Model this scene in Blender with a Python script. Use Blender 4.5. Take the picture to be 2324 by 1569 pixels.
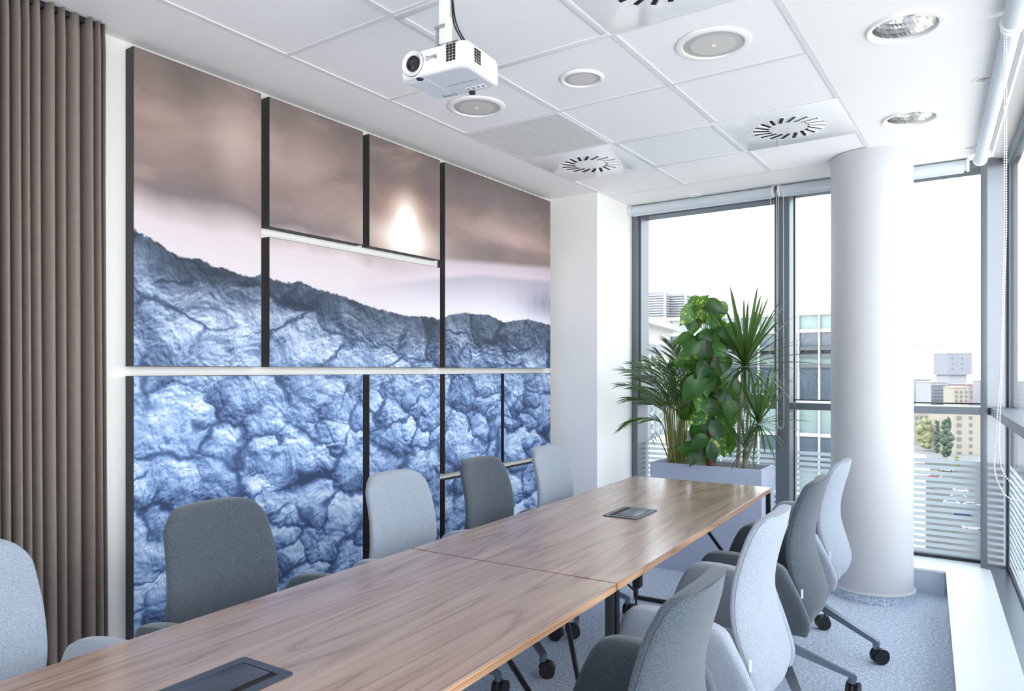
import bpy, bmesh, math, random
from mathutils import Vector, Matrix

# ------------------------------------------------------------------ camera, sky, exposure
scene = bpy.context.scene
for o in list(bpy.data.objects):
    bpy.data.objects.remove(o)
COL = scene.collection
FPX, IW, IH, HORIZ = 1625.0, 2324.0, 1569.0, 841.0
TH = math.atan(1116.0 / FPX)              # room axis +Y lies this far right of the view axis
EYE = 1.38
CEIL = 2.696
SN, CS = math.sin(TH), math.cos(TH)
cam_d = bpy.data.cameras.new('camera')
cam = bpy.data.objects.new('camera', cam_d)
COL.objects.link(cam)
cam_d.sensor_fit = 'HORIZONTAL'
cam_d.sensor_width = 36.0
cam_d.lens = 36.0 * FPX / IW
cam_d.shift_y = (HORIZ - IH / 2) / IW
cam_d.clip_start = 0.05
cam_d.clip_end = 4000
cam.location = (0, 0, EYE)
cam.rotation_euler = (math.pi / 2, 0, TH)
scene.camera = cam

SKY_STRENGTH = 3.0
world = bpy.data.worlds.new('world')
scene.world = world
world.use_nodes = True
wn = world.node_tree
wn.nodes.clear()
w_out = wn.nodes.new('ShaderNodeOutputWorld')
w_bg = wn.nodes.new('ShaderNodeBackground')
w_tc = wn.nodes.new('ShaderNodeTexCoord')
w_sep = wn.nodes.new('ShaderNodeSeparateXYZ')
w_rmp = wn.nodes.new('ShaderNodeValToRGB')
wn.links.new(w_tc.outputs['Generated'], w_sep.inputs[0])
wn.links.new(w_sep.outputs['Z'], w_rmp.inputs[0])
w_rmp.color_ramp.elements[0].position = 0.0
w_rmp.color_ramp.elements[0].color = (0.98, 0.985, 1.0, 1)
w_rmp.color_ramp.elements[1].position = 0.7
w_rmp.color_ramp.elements[1].color = (0.74, 0.86, 1.0, 1)
wn.links.new(w_rmp.outputs[0], w_bg.inputs[0])
w_bg.inputs[1].default_value = SKY_STRENGTH
wn.links.new(w_bg.outputs[0], w_out.inputs[0])

sun_d = bpy.data.lights.new('sun', 'SUN')
sun_d.energy = 1.6
sun_d.angle = math.radians(2)
sun_d.color = (1.0, 0.93, 0.82)
sun = bpy.data.objects.new('sun', sun_d)
COL.objects.link(sun)
sun.rotation_euler = Vector((0.30, 0.75, -0.62)).to_track_quat('-Z', 'Y').to_euler()
sun.location = (0, -6, 30)

vs = scene.view_settings
vs.view_transform = 'Standard'
vs.look = 'None'
vs.gamma = 1.0
vs.use_curve_mapping = False
vs.exposure = 0.72
scene.cycles.max_bounces = 12
scene.cycles.diffuse_bounces = 7
scene.cycles.transparent_max_bounces = 16

# ------------------------------------------------------------------ pixel helpers (direction only)
def pdir(u, v):
    a = (u - IW / 2) / FPX
    b = (HORIZ - v) / FPX
    return Vector((-SN + a * CS, CS + a * SN, b))
def on_x(u, v, x):
    k = pdir(u, v); return k * (x / k.x) + Vector((0, 0, EYE))
def on_y(u, v, y):
    k = pdir(u, v); return k * (y / k.y) + Vector((0, 0, EYE))
def on_z(u, v, z):
    k = pdir(u, v); return k * ((z - EYE) / k.z) + Vector((0, 0, EYE))
def at_f(u, v, f):
    return pdir(u, v) * f + Vector((0, 0, EYE))

# ------------------------------------------------------------------ node helpers
def lin(c):
    return tuple(((x / 255 / 12.92) if x / 255 <= 0.04045 else ((x / 255 + 0.055) / 1.055) ** 2.4) for x in c[:3]) + (1.0,)

class NT:
    def __init__(self, tree):
        self.t = tree
    def n(self, kind, **kw):
        nd = self.t.nodes.new(kind)
        for k, v in kw.items():
            setattr(nd, k, v)
        return nd
    def put(self, sock, val):
        if isinstance(val, bpy.types.NodeSocket):
            self.t.links.new(val, sock)
        elif val is not None:
            sock.default_value = val
    def math(self, op, a, b=None, c=None, clamp=False):
        nd = self.n('ShaderNodeMath', operation=op, use_clamp=clamp)
        self.put(nd.inputs[0], a)
        if b is not None: self.put(nd.inputs[1], b)
        if c is not None: self.put(nd.inputs[2], c)
        return nd.outputs[0]
    def vmath(self, op, a, b=None, out=0):
        nd = self.n('ShaderNodeVectorMath', operation=op)
        self.put(nd.inputs[0], a)
        if b is not None: self.put(nd.inputs[1], b)
        return nd.outputs[out]
    def mix(self, f, a, b, blend='MIX'):
        nd = self.n('ShaderNodeMix', data_type='RGBA', blend_type=blend)
        self.put(nd.inputs[0], f)
        self.put(nd.inputs[6], a); self.put(nd.inputs[7], b)
        return nd.outputs[2]
    def ramp(self, f, stops, interp='LINEAR'):
        nd = self.n('ShaderNodeValToRGB')
        cr = nd.color_ramp
        cr.interpolation = interp
        while len(cr.elements) < len(stops): cr.elements.new(0.5)
        for e, (p, c) in zip(cr.elements, stops):
            e.position = p; e.color = c if len(c) == 4 else tuple(c) + (1,)
        self.put(nd.inputs[0], f)
        return nd.outputs[0]
    def noise(self, vec, scale, detail=3.0, rough=0.5, dist=0.0, out=0, dim='3D'):
        nd = self.n('ShaderNodeTexNoise', noise_dimensions=dim)
        self.put(nd.inputs['Vector'], vec)
        self.put(nd.inputs['Scale'], scale); self.put(nd.inputs['Detail'], detail)
        self.put(nd.inputs['Roughness'], rough); self.put(nd.inputs['Distortion'], dist)
        return nd.outputs[out]
    def vor(self, vec, scale, feature='F1', out='Distance', rnd=1.0, dim='3D'):
        nd = self.n('ShaderNodeTexVoronoi', feature=feature, voronoi_dimensions=dim)
        self.put(nd.inputs['Vector'], vec); self.put(nd.inputs['Scale'], scale)
        nd.inputs['Randomness'].default_value = rnd
        return nd.outputs[out]
    def mapr(self, v, a, b, c=0.0, d=1.0, smooth=False):
        nd = self.n('ShaderNodeMapRange')
        nd.interpolation_type = 'SMOOTHSTEP' if smooth else 'LINEAR'
        self.put(nd.inputs[0], v)
        for i, x in enumerate((a, b, c, d)): self.put(nd.inputs[i + 1], x)
        return nd.outputs[0]
    def mapping(self, vec, loc=(0,0,0), rot=(0,0,0), scale=(1,1,1)):
        nd = self.n('ShaderNodeMapping')
        self.put(nd.inputs[0], vec)
        nd.inputs[1].default_value = loc; nd.inputs[2].default_value = rot; nd.inputs[3].default_value = scale
        return nd.outputs[0]
    def sep(self, vec):
        nd = self.n('ShaderNodeSeparateXYZ'); self.put(nd.inputs[0], vec); return nd.outputs
    def comb(self, x, y, z):
        nd = self.n('ShaderNodeCombineXYZ')
        for i, q in enumerate((x, y, z)): self.put(nd.inputs[i], q)
        return nd.outputs[0]
    def bump(self, h, strength=0.2, dist=0.01):
        nd = self.n('ShaderNodeBump'); nd.inputs['Strength'].default_value = strength
        nd.inputs['Distance'].default_value = dist; self.put(nd.inputs['Height'], h)
        return nd.outputs[0]

def new_mat(name):
    m = bpy.data.materials.new(name); m.use_nodes = True
    nt = m.node_tree; nt.nodes.clear()
    out = nt.nodes.new('ShaderNodeOutputMaterial')
    bs = nt.nodes.new('ShaderNodeBsdfPrincipled')
    nt.links.new(bs.outputs[0], out.inputs[0])
    return m, NT(nt), bs, out
def set_in(bs, **kw):
    for k, v in kw.items():
        bs.inputs[k.replace('_', ' ')].default_value = v

def mat_basic(name, rgb, rough=0.5, metal=0.0, var=0.06, vscale=8.0, bump=0.0, bscale=60.0, spec=0.5, coat=0.0, aniso=None):
    """plain procedural surface: base colour with slight mottling and optional fine relief"""
    m, g, bs, out = new_mat(name)
    tc = g.n('ShaderNodeTexCoord').outputs['Object']
    n = g.noise(tc, vscale, 3, 0.6)
    c = lin(rgb)
    d = tuple(max(0, x * (1 - var)) for x in c[:3]) + (1,)
    u = tuple(min(1, x * (1 + var)) for x in c[:3]) + (1,)
    g.put(bs.inputs['Base Color'], g.ramp(n, [(0.3, d), (0.7, u)]))
    bs.inputs['Roughness'].default_value = rough
    bs.inputs['Metallic'].default_value = metal
    bs.inputs['Specular IOR Level'].default_value = spec
    bs.inputs['Coat Weight'].default_value = coat
    if bump:
        bn = g.noise(tc, bscale, 2, 0.6)
        g.put(bs.inputs['Normal'], g.bump(bn, bump, 0.002))
    return m

M = {}
M['wall'] = mat_basic('white_paint', (243, 241, 238), 0.7, var=0.012, vscale=3, bump=0.03, bscale=250)
M['ceiling'] = mat_basic('ceiling_plaster', (240, 238, 237), 0.8, var=0.01, vscale=2)
M['tile'] = mat_basic('mineral_tile', (242, 240, 240), 0.85, var=0.015, vscale=60, bump=0.08, bscale=300)
M['rail'] = mat_basic('white_rail', (226, 225, 226), 0.4, var=0.01)
M['gloss_white'] = mat_basic('gloss_white_metal', (240, 240, 240), 0.12, var=0.01, coat=0.3)
M['plastic_white'] = mat_basic('white_plastic', (244, 243, 241), 0.35, var=0.01)
M['plastic_cover'] = mat_basic('pale_grey_cover', (216, 217, 223), 0.22, var=0.02)
M['speaker'] = mat_basic('speaker_mesh', (206, 203, 198), 0.6, var=0.06, vscale=500)
M['speaker_ring'] = mat_basic('speaker_surround', (186, 184, 182), 0.6, var=0.10, vscale=400)
M['black'] = mat_basic('black_plastic', (22, 24, 28), 0.45)
M['dark_gap'] = mat_basic('dark_recess', (18, 18, 20), 0.8)
M['grille_back'] = mat_basic('grille_shadow', (40, 40, 40), 0.8)
M['panel_sheet'] = mat_basic('opal_sheet', (240, 240, 241), 0.45, var=0.01)
M['dark_frame'] = mat_basic('panel_edge_black', (52, 50, 50), 0.6)
M['steel_black'] = mat_basic('black_powder_coat', (28, 30, 33), 0.35)
M['chrome'] = mat_basic('faceted_mirror', (225, 225, 222), 0.16, metal=1.0, var=0.01)
M['zinc'] = mat_basic('zinc_bracket', (190, 188, 184), 0.35, metal=0.8)
M['alu'] = mat_basic('graphite_base', (122, 130, 142), 0.33, metal=0.75, var=0.03)
M['frame'] = mat_basic('window_frame_grey', (112, 119, 126), 0.42, metal=0.35, var=0.02)
M['frame_shiny'] = mat_basic('satin_aluminium', (150, 156, 164), 0.28, metal=0.8, var=0.02)
M['corner_alu'] = mat_basic('corner_aluminium', (120, 124, 132), 0.22, metal=0.45, var=0.02)
M['soffit'] = mat_basic('soffit_sheet', (206, 204, 200), 0.35, metal=0.1, var=0.02)
M['gasket'] = mat_basic('rubber_gasket', (48, 50, 54), 0.7)
M['blind'] = mat_basic('blind_fabric', (204, 212, 218), 0.7, var=0.03, vscale=80)
M['blind_white'] = mat_basic('blind_cap', (238, 238, 237), 0.35, var=0.01)
M['planter'] = mat_basic('planter_grey', (176, 183, 202), 0.55, var=0.02, bump=0.05, bscale=90)
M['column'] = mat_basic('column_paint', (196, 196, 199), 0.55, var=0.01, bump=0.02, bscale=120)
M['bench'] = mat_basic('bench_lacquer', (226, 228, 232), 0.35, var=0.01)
M['bench_shaded'] = mat_basic('bench_front', (196, 203, 216), 0.4, var=0.01)  # white bench front with its blue-grey shade painted into the colour
M['tag'] = mat_basic('white_tag', (240, 240, 240), 0.7)
M['powder_dark'] = mat_basic('anthracite_anodised', (66, 72, 84), 0.33, metal=0.3, var=0.02)
M['lens'] = mat_basic('lens_glass', (10, 11, 14), 0.05, spec=0.8)
M['print_grey'] = mat_basic('print_grey', (120, 120, 124), 0.5)

def mat_fabric(name, lo, hi, scale=420.0):
    m, g, bs, out = new_mat(name)
    tc = g.n('ShaderNodeTexCoord').outputs['Object']
    n1 = g.noise(tc, scale, 2, 0.7)
    n2 = g.noise(g.mapping(tc, scale=(1, 1, 0.35)), scale * 1.9, 1, 0.5)
    s = g.math('ADD', g.math('MULTIPLY', n1, 0.6), g.math('MULTIPLY', n2, 0.4))
    g.put(bs.inputs['Base Color'], g.ramp(s, [(0.36, lin(lo)), (0.64, lin(hi))]))
    bs.inputs['Roughness'].default_value = 0.9
    bs.inputs['Specular IOR Level'].default_value = 0.15
    bs.inputs['Sheen Weight'].default_value = 0.25
    g.put(bs.inputs['Normal'], g.bump(s, 0.35, 0.002))
    return m
M['fabric_light'] = mat_fabric('heather_light_grey', (124, 132, 144), (168, 176, 188))
M['fabric_dark'] = mat_fabric('heather_dark_grey', (46, 54, 62), (92, 101, 110))
M['curtain'] = mat_basic('curtain_velvet', (134, 123, 116), 0.85, var=0.05, vscale=25, bump=0.1, bscale=400, spec=0.1)

def mat_carpet():
    m, g, bs, out = new_mat('carpet_loop')
    p = g.n('ShaderNodeNewGeometry').outputs['Position']
    n = g.noise(p, 150, 3, 0.8)
    n2 = g.noise(p, 60, 2, 0.6)
    n3 = g.noise(p, 1.2, 2, 0.5)
    s = g.math('ADD', g.math('MULTIPLY', n, 0.7), g.math('MULTIPLY', n2, 0.3))
    c = g.ramp(s, [(0.38, lin((132, 147, 170))), (0.5, lin((196, 207, 224))), (0.60, lin((240, 244, 250)))])
    g.put(bs.inputs['Base Color'], g.mix(g.mapr(n3, 0.3, 0.7, 0, 0.12), c, lin((176, 190, 212))))
    bs.inputs['Roughness'].default_value = 0.95
    bs.inputs['Specular IOR Level'].default_value = 0.1
    g.put(bs.inputs['Normal'], g.bump(s, 0.5, 0.004))
    return m
M['carpet'] = mat_carpet()

TAB_ROT = math.atan2(0.088, 2.085)
def mat_walnut(name, along_edge=False):
    m, g, bs, out = new_mat(name)
    p = g.n('ShaderNodeNewGeometry').outputs['Position']
    q = g.mapping(p, rot=(0, 0, -TAB_ROT))
    # cathedral grain: contour bands of a slow, stretched noise field
    base = g.noise(g.mapping(q, scale=(4.6, 0.34, 4.6)), 1.0, 2.2, 0.42, 0.25)
    bands = g.math('FRACT', g.math('MULTIPLY', base, 19.0))
    line = g.ramp(bands, [(0.0, (0.15,)*3), (0.10, (0.55,)*3), (0.45, (0.75,)*3), (0.85, (0.55,)*3), (1.0, (0.15,)*3)])
    fib = g.noise(g.mapping(q, scale=(95, 2.2, 95)), 1.0, 3, 0.6)
    blot = g.noise(g.mapping(q, scale=(6.5, 0.8, 6.5)), 1.0, 3, 0.55)
    f = g.math('ADD', g.math('MULTIPLY', line, 0.34), g.math('ADD', g.math('MULTIPLY', fib, 0.34), g.math('MULTIPLY', blot, 0.40)))
    if along_edge:
        col = g.ramp(f, [(0.30, lin((140, 98, 72))), (0.52, lin((190, 145, 112))), (0.72, lin((216, 178, 148)))])
    else:
        col = g.ramp(f, [(0.26, lin((112, 88, 76))), (0.44, lin((142, 117, 105))), (0.58, lin((158, 134, 121))), (0.78, lin((180, 157, 143)))])
    g.put(bs.inputs['Base Color'], col)
    bs.inputs['Roughness'].default_value = 0.26
    bs.inputs['Specular IOR Level'].default_value = 0.6
    bs.inputs['Coat Weight'].default_value = 0.35
    bs.inputs['Coat Roughness'].default_value = 0.16
    g.put(bs.inputs['Normal'], g.bump(fib, 0.015, 0.0005))
    return m
M['walnut'] = mat_walnut('walnut_veneer')
M['walnut_edge'] = mat_walnut('walnut_edge_band', True)

def mat_glass(name, tint=(0.97, 0.985, 0.985, 1)):
    m = bpy.data.materials.new(name); m.use_nodes = True
    nt = m.node_tree; nt.nodes.clear(); g = NT(nt)
    out = g.n('ShaderNodeOutputMaterial')
    tr = g.n('ShaderNodeBsdfTransparent'); tr.inputs[0].default_value = tint
    gl = g.n('ShaderNodeBsdfGlossy'); gl.inputs['Roughness'].default_value = 0.02
    lw = g.n('ShaderNodeLayerWeight'); lw.inputs[0].default_value = 0.5      # 1 - |cos| on both faces of the pane
    mx = g.n('ShaderNodeMixShader')
    g.put(mx.inputs[0], g.math('MULTIPLY_ADD', g.math('POWER', lw.outputs['Facing'], 5.0), 0.75, 0.03))
    nt.links.new(tr.outputs[0], mx.inputs[1]); nt.links.new(gl.outputs[0], mx.inputs[2])
    nt.links.new(mx.outputs[0], out.inputs[0])
    return m
M['glass'] = mat_glass('window_glass')
def mat_frost():
    m = bpy.data.materials.new('frosted_film'); m.use_nodes = True
    nt = m.node_tree; nt.nodes.clear(); g = NT(nt)
    out = g.n('ShaderNodeOutputMaterial')
    tc = g.n('ShaderNodeTexCoord').outputs['Object']
    n = g.noise(tc, 400, 2)
    df = g.n('ShaderNodeBsdfDiffuse'); g.put(df.inputs[0], g.ramp(n, [(0.3, (0.50, 0.54, 0.56, 1)), (0.7, (0.55, 0.59, 0.61, 1))]))
    tl = g.n('ShaderNodeBsdfTranslucent'); tl.inputs[0].default_value = (0.54, 0.59, 0.61, 1)
    tp = g.n('ShaderNodeBsdfTransparent')
    m1 = g.n('ShaderNodeMixShader'); m1.inputs[0].default_value = 0.65
    nt.links.new(df.outputs[0], m1.inputs[1]); nt.links.new(tl.outputs[0], m1.inputs[2])
    m2 = g.n('ShaderNodeMixShader'); m2.inputs[0].default_value = 0.2
    nt.links.new(m1.outputs[0], m2.inputs[1]); nt.links.new(tp.outputs[0], m2.inputs[2])
    nt.links.new(m2.outputs[0], out.inputs[0])
    return m
M['frost'] = mat_frost()

def mat_leaf(name, dark, light, vein=None, varieg=0.0):
    m, g, bs, out = new_mat(name)
    tc = g.n('ShaderNodeTexCoord').outputs['Object']
    oi = g.n('ShaderNodeObjectInfo').outputs['Random']
    off = g.vmath('ADD', tc, g.comb(g.math('MULTIPLY', oi, 7.0), g.math('MULTIPLY', oi, 3.0), 0.0))
    n = g.noise(off, 9, 3, 0.6)
    c = g.mix(g.mapr(g.math('ADD', g.math('MULTIPLY', oi, 0.6), g.math('MULTIPLY', n, 0.4)), 0.2, 0.8), lin(dark), lin(light))
    if varieg:
        s = g.sep(tc)
        vv = g.noise(g.comb(g.math('MULTIPLY', g.math('ABSOLUTE', s[0]), 9.0), g.math('ADD', g.math('MULTIPLY', s[1], 3.2), g.math('MULTIPLY', oi, 40.0)), 0.0), 1.0, 3, 0.65)
        thr = g.math('SUBTRACT', 0.70, g.math('MULTIPLY', g.math('POWER', oi, 2.5), varieg))
        c = g.mix(g.mapr(vv, thr, g.math('ADD', thr, 0.05)), c, lin((196, 206, 92)))
    if vein:
        s = g.sep(tc)
        c = g.mix(g.mapr(g.math('ABSOLUTE', s[0]), 0.0, 0.003, 0.55, 0.0), c, lin(vein))
    g.put(bs.inputs['Base Color'], c)
    bs.inputs['Roughness'].default_value = 0.32
    tl = g.n('ShaderNodeBsdfTranslucent')
    g.put(tl.inputs[0], g.mix(0.5, c, lin((150, 190, 40))))
    mx = g.n('ShaderNodeMixShader'); mx.inputs[0].default_value = 0.2
    g.t.links.new(bs.outputs[0], mx.inputs[1]); g.t.links.new(tl.outputs[0], mx.inputs[2])
    g.t.links.new(mx.outputs[0], out.inputs[0])
    return m
M['pothos'] = mat_leaf('pothos_leaf', (18, 58, 32), (56, 112, 38), (110, 160, 80), 0.20)
M['dracaena'] = mat_leaf('dracaena_leaf', (26, 58, 36), (66, 104, 50), None)
M['palm'] = mat_leaf('palm_leaf', (30, 66, 40), (78, 116, 52), None)
M['palm_stem'] = mat_basic('palm_stem', (128, 132, 62), 0.5, var=0.3, vscale=20)
M['bark'] = mat_basic('dracaena_bark', (150, 138, 122), 0.85, var=0.25, vscale=60, bump=0.4, bscale=90)
M['coir'] = mat_basic('coir_pole', (122, 72, 48), 0.95, var=0.3, vscale=120, bump=0.7, bscale=200)
M['vine'] = mat_basic('vine_stem', (120, 138, 60), 0.6, var=0.2)
M['soil'] = mat_basic('soil', (92, 84, 72), 0.95, var=0.3, vscale=80)
M['pebble'] = mat_basic('pebble', (170, 160, 142), 0.8, var=0.35, vscale=40)

# ------------------------------------------------------------------ mesh helpers
def tag(o, label=None, cat=None, group=None, kind=None):
    if label: o['label'] = label
    if cat: o['category'] = cat
    if group: o['group'] = group
    if kind: o['kind'] = kind
    return o
def thing(name, label, cat, loc=(0, 0, 0), rz=0.0, group=None, kind=None):
    o = bpy.data.objects.new(name, None); COL.objects.link(o)
    o.empty_display_size = 0.1
    o.location = loc; o.rotation_euler = (0, 0, rz)
    return tag(o, label, cat, group, kind)
def link(name, me, mat=None, parent=None, loc=None, rot=None, scale=None):
    o = bpy.data.objects.new(name, me); COL.objects.link(o)
    if mat is not None and len(me.materials) == 0: me.materials.append(M[mat] if isinstance(mat, str) else mat)
    if parent is not None: o.parent = parent
    if loc is not None: o.location = loc
    if rot is not None: o.rotation_euler = rot
    if scale is not None: o.scale = scale
    return o
def bm_mesh(name, bm, smooth=False):
    bmesh.ops.recalc_face_normals(bm, faces=bm.faces)
    me = bpy.data.meshes.new(name); bm.to_mesh(me); bm.free()
    if smooth:
        for p in me.polygons: p.use_smooth = True
    return me
def shade_auto(me, ang=35):
    me.set_sharp_from_angle(angle=math.radians(ang)) if hasattr(me, 'set_sharp_from_angle') else None
    for p in me.polygons: p.use_smooth = True
    return me
def a_box(bm, lo, hi, mtx=None):
    vs_ = [bm.verts.new(Vector((x, y, z))) for x in (lo[0], hi[0]) for y in (lo[1], hi[1]) for z in (lo[2], hi[2])]
    if mtx is not None:
        for v in vs_: v.co = mtx @ v.co
    for f in ((0,1,3,2),(4,6,7,5),(0,4,5,1),(2,3,7,6),(0,2,6,4),(1,5,7,3)):
        bm.faces.new([vs_[i] for i in f])
    return vs_
def box(name, lo, hi, mat, parent=None, bev=0.0, seg=2, loc=None, rot=None):
    bm = bmesh.new(); a_box(bm, lo, hi)
    if bev:
        bmesh.ops.bevel(bm, geom=bm.edges[:], offset=bev, segments=seg, affect='EDGES', profile=0.5)
    me = bm_mesh(name, bm)
    if bev: shade_auto(me, 40)
    return link(name, me, mat, parent, loc, rot)
def prism(name, pts, z0, z1, mat, parent=None, bev=0.0):
    """vertical prism over an xy outline"""
    bm = bmesh.new()
    a = [bm.verts.new((p[0], p[1], z0)) for p in pts]
    b = [bm.verts.new((p[0], p[1], z1)) for p in pts]
    bm.faces.new(a[::-1]); bm.faces.new(b)
    n = len(pts)
    for i in range(n): bm.faces.new((a[i], a[(i+1) % n], b[(i+1) % n], b[i]))
    if bev: bmesh.ops.bevel(bm, geom=bm.edges[:], offset=bev, segments=2, affect='EDGES', profile=0.5)
    return link(name, bm_mesh(name, bm), mat, parent)
def lathe(name, prof, mat, parent=None, seg=48, loc=None, smooth=True, rot=None, scl=1.0):
    """prof: list of (r, z); open profile revolved about z"""
    bm = bmesh.new(); rings = []
    for r, z in [(r0*scl, z0) for r0, z0 in prof]:
        if r < 1e-6: rings.append([bm.verts.new((0, 0, z))])
        else: rings.append([bm.verts.new((r*math.cos(2*math.pi*i/seg), r*math.sin(2*math.pi*i/seg), z)) for i in range(seg)])
    for a, b in zip(rings, rings[1:]):
        for i in range(seg):
            j = (i+1) % seg
            if len(a) == 1 and len(b) == 1: continue
            if len(a) == 1: bm.faces.new((a[0], b[i], b[j]))
            elif len(b) == 1: bm.faces.new((a[i], a[j], b[0]))
            else: bm.faces.new((a[i], a[j], b[j], b[i]))
    me = bm_mesh(name, bm)
    if smooth: shade_auto(me, 35)
    return link(name, me, mat, parent, loc, rot)
def a_tube(bm, pts, rad, seg=8, caps=True):
    pts = [Vector(p) for p in pts]
    rr = rad if isinstance(rad, (list, tuple)) else [rad]*len(pts)
    rings = []; up = None
    for i, p in enumerate(pts):
        t = (pts[min(i+1, len(pts)-1)] - pts[max(i-1, 0)]).normalized()
        if up is None:
            up = Vector((0,0,1)) if abs(t.z) < 0.9 else Vector((1,0,0))
        s = t.cross(up)
        if s.length < 1e-5: s = t.cross(Vector((0,1,0)))
        s.normalize(); n = s.cross(t).normalized(); up = n
        rings.append([bm.verts.new(p + rr[i]*(math.cos(2*math.pi*k/seg)*s + math.sin(2*math.pi*k/seg)*n)) for k in range(seg)])
    for a, b in zip(rings, rings[1:]):
        for k in range(seg):
            bm.faces.new((a[k], a[(k+1) % seg], b[(k+1) % seg], b[k]))
    if caps:
        bm.faces.new(rings[0][::-1]); bm.faces.new(rings[-1])
def tube(name, pts, rad, mat, parent=None, seg=10, smooth=True):
    bm = bmesh.new(); a_tube(bm, pts, rad, seg)
    me = bm_mesh(name, bm)
    if smooth: shade_auto(me, 50)
    return link(name, me, mat, parent)
def bar(name, p, q, w, mat, parent=None, h=None):
    """square bar between two points"""
    p, q = Vector(p), Vector(q); d = q - p; L = d.length
    bm = bmesh.new(); h = h or w
    a_box(bm, (-w/2, -h/2, 0), (w/2, h/2, L))
    me = bm_mesh(name, bm)
    me.transform(d.to_track_quat('Z', 'Y').to_matrix().to_4x4())
    me.transform(Matrix.Translation(p))
    return link(name, me, mat, parent)
def copy_tree(o, parent=None):
    c = o.copy(); COL.objects.link(c); c.parent = parent
    for ch in o.children: copy_tree(ch, c)
    return c
def interp(tab, x):
    if x <= tab[0][0]: return tab[0][1]
    for (a, b), (c, d) in zip(tab, tab[1:]):
        if x <= c:
            t = (x-a)/(c-a); return b + (d-b)*t
    return tab[-1][1]
def catmull(pts, n):
    """smooth open curve through points (tuples of equal size), n samples per span"""
    P = [Vector(p) for p in pts]; out = []
    P = [2*P[0]-P[1]] + P + [2*P[-1]-P[-2]]
    for i in range(1, len(P)-2):
        a, b, c, d = P[i-1], P[i], P[i+1], P[i+2]
        for k in range(n):
            t = k/n
            out.append(0.5*((2*b) + (c-a)*t + (2*a-5*b+4*c-d)*t*t + (3*b-a-3*c+d)*t**3))
    out.append(P[-2]); return out

# ------------------------------------------------------------------ room shell
XW = -2.895           # left wall
YR = -3.0             # rear wall (behind the camera)
GY = 5.46             # back glass plane
FY = 5.306            # front plane of the back window frames
SL = math.tan(math.radians(4.35))
def xg(y): return 0.030 + (5.41 - y) * SL        # right-hand glass line
def xe(y): return -0.066 + (5.27 - y) * SL       # right-hand bench / frame front line
def xb(y): return -0.291 + (5.08 - y) * SL       # right-hand bench inner edge

fl = prism('floor', [(XW-0.1, YR-0.1), (xg(YR)+0.15, YR-0.1), (xg(5.6)+0.15, 5.6), (XW-0.1, 5.6)], -0.3, 0.0, 'carpet')
tag(fl, 'blue-grey speckled loop carpet covering the whole meeting room', 'floor', kind='structure')
wl = box('wall_left', (XW-0.12, YR, 0), (XW, 4.71, 2.95), 'wall'); tag(wl, 'white painted wall behind the printed panels and curtain', 'wall', kind='structure')
wr = box('wall_rear', (XW, YR-0.12, 0), (xg(YR)+0.1, YR, 2.95), 'wall'); tag(wr, 'white painted wall at the near end of the room', 'wall', kind='structure')
wp = box('wall_corner', (XW-0.12, 4.71, 0), (-2.472, 5.62, 2.95), 'wall'); tag(wp, 'white wall pier between printed panels and window', 'wall', kind='structure')

# ceiling: plaster border with cut-outs, rails and tiles
GX0, GX1 = -2.472, -0.660
GXS = [-2.472, -1.868, -1.264, -0.660]
GYS = [4.869, 4.341, 3.741, 3.136, 2.536, 1.936, 1.336, 0.736, 0.136, -0.464, -1.064, -1.664, -2.264, -2.864]
cbm = bmesh.new()
a_box(cbm, (XW, YR, CEIL), (GX0, 4.75, CEIL+0.04))
a_box(cbm, (GX0, 4.869, CEIL), (GX1, 5.55, CEIL+0.04))
a_box(cbm, (XW-0.1, YR-0.1, CEIL+0.18), (1.3, 5.62, CEIL+0.24))
rp = [(GX1, YR), (xe(YR), YR), (xe(5.30), 5.30), (xe(5.30), 5.55), (GX1, 5.55)]
a = [cbm.verts.new((p[0], p[1], CEIL)) for p in rp]; b = [cbm.verts.new((p[0], p[1], CEIL+0.04)) for p in rp]
cbm.faces.new(a[::-1]); cbm.faces.new(b)
for i in range(5): cbm.faces.new((a[i], a[(i+1) % 5], b[(i+1) % 5], b[i]))
cme = bm_mesh('ceiling', cbm)
ceil_o = link('ceiling', cme, 'ceiling')
DOWN = [(-0.313, 3.107, 0.112), (-0.399, 4.246, 0.112)]
SPOT = [(-0.074, 3.874, 0.033), (-0.163, 5.015, 0.033), (-1.908, 5.208, 0.033)]
cuts = bmesh.new()
for x, y, r in DOWN + SPOT:
    bmesh.ops.create_cone(cuts, cap_ends=True, segments=48, radius1=r, radius2=r, depth=0.3, matrix=Matrix.Translation((x, y, CEIL+0.02)))
cut_o = link('cutter', bm_mesh('cutter', cuts), 'ceiling')
md = ceil_o.modifiers.new('holes', 'BOOLEAN'); md.operation = 'DIFFERENCE'; md.object = cut_o; md.solver = 'EXACT'; md.use_self = True
bpy.context.view_layer.update()
new_me = bpy.data.meshes.new_from_object(ceil_o.evaluated_get(bpy.context.evaluated_depsgraph_get()))
ceil_o.modifiers.clear(); ceil_o.data = new_me
bpy.data.objects.remove(cut_o)
tag(ceil_o, 'white suspended ceiling with plaster border and square tiles', 'ceiling', kind='structure')
# metal strips over the right-hand glazing head
head = prism('trim_1', [(xe(YR), YR), (xg(YR)+0.06, YR), (xg(5.6)+0.06, 5.6), (xe(5.6), 5.6)], CEIL+0.002, CEIL+0.05, 'soffit')
tag(head, 'satin aluminium head strip above the right-hand glazing', 'trim', kind='structure')

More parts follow.
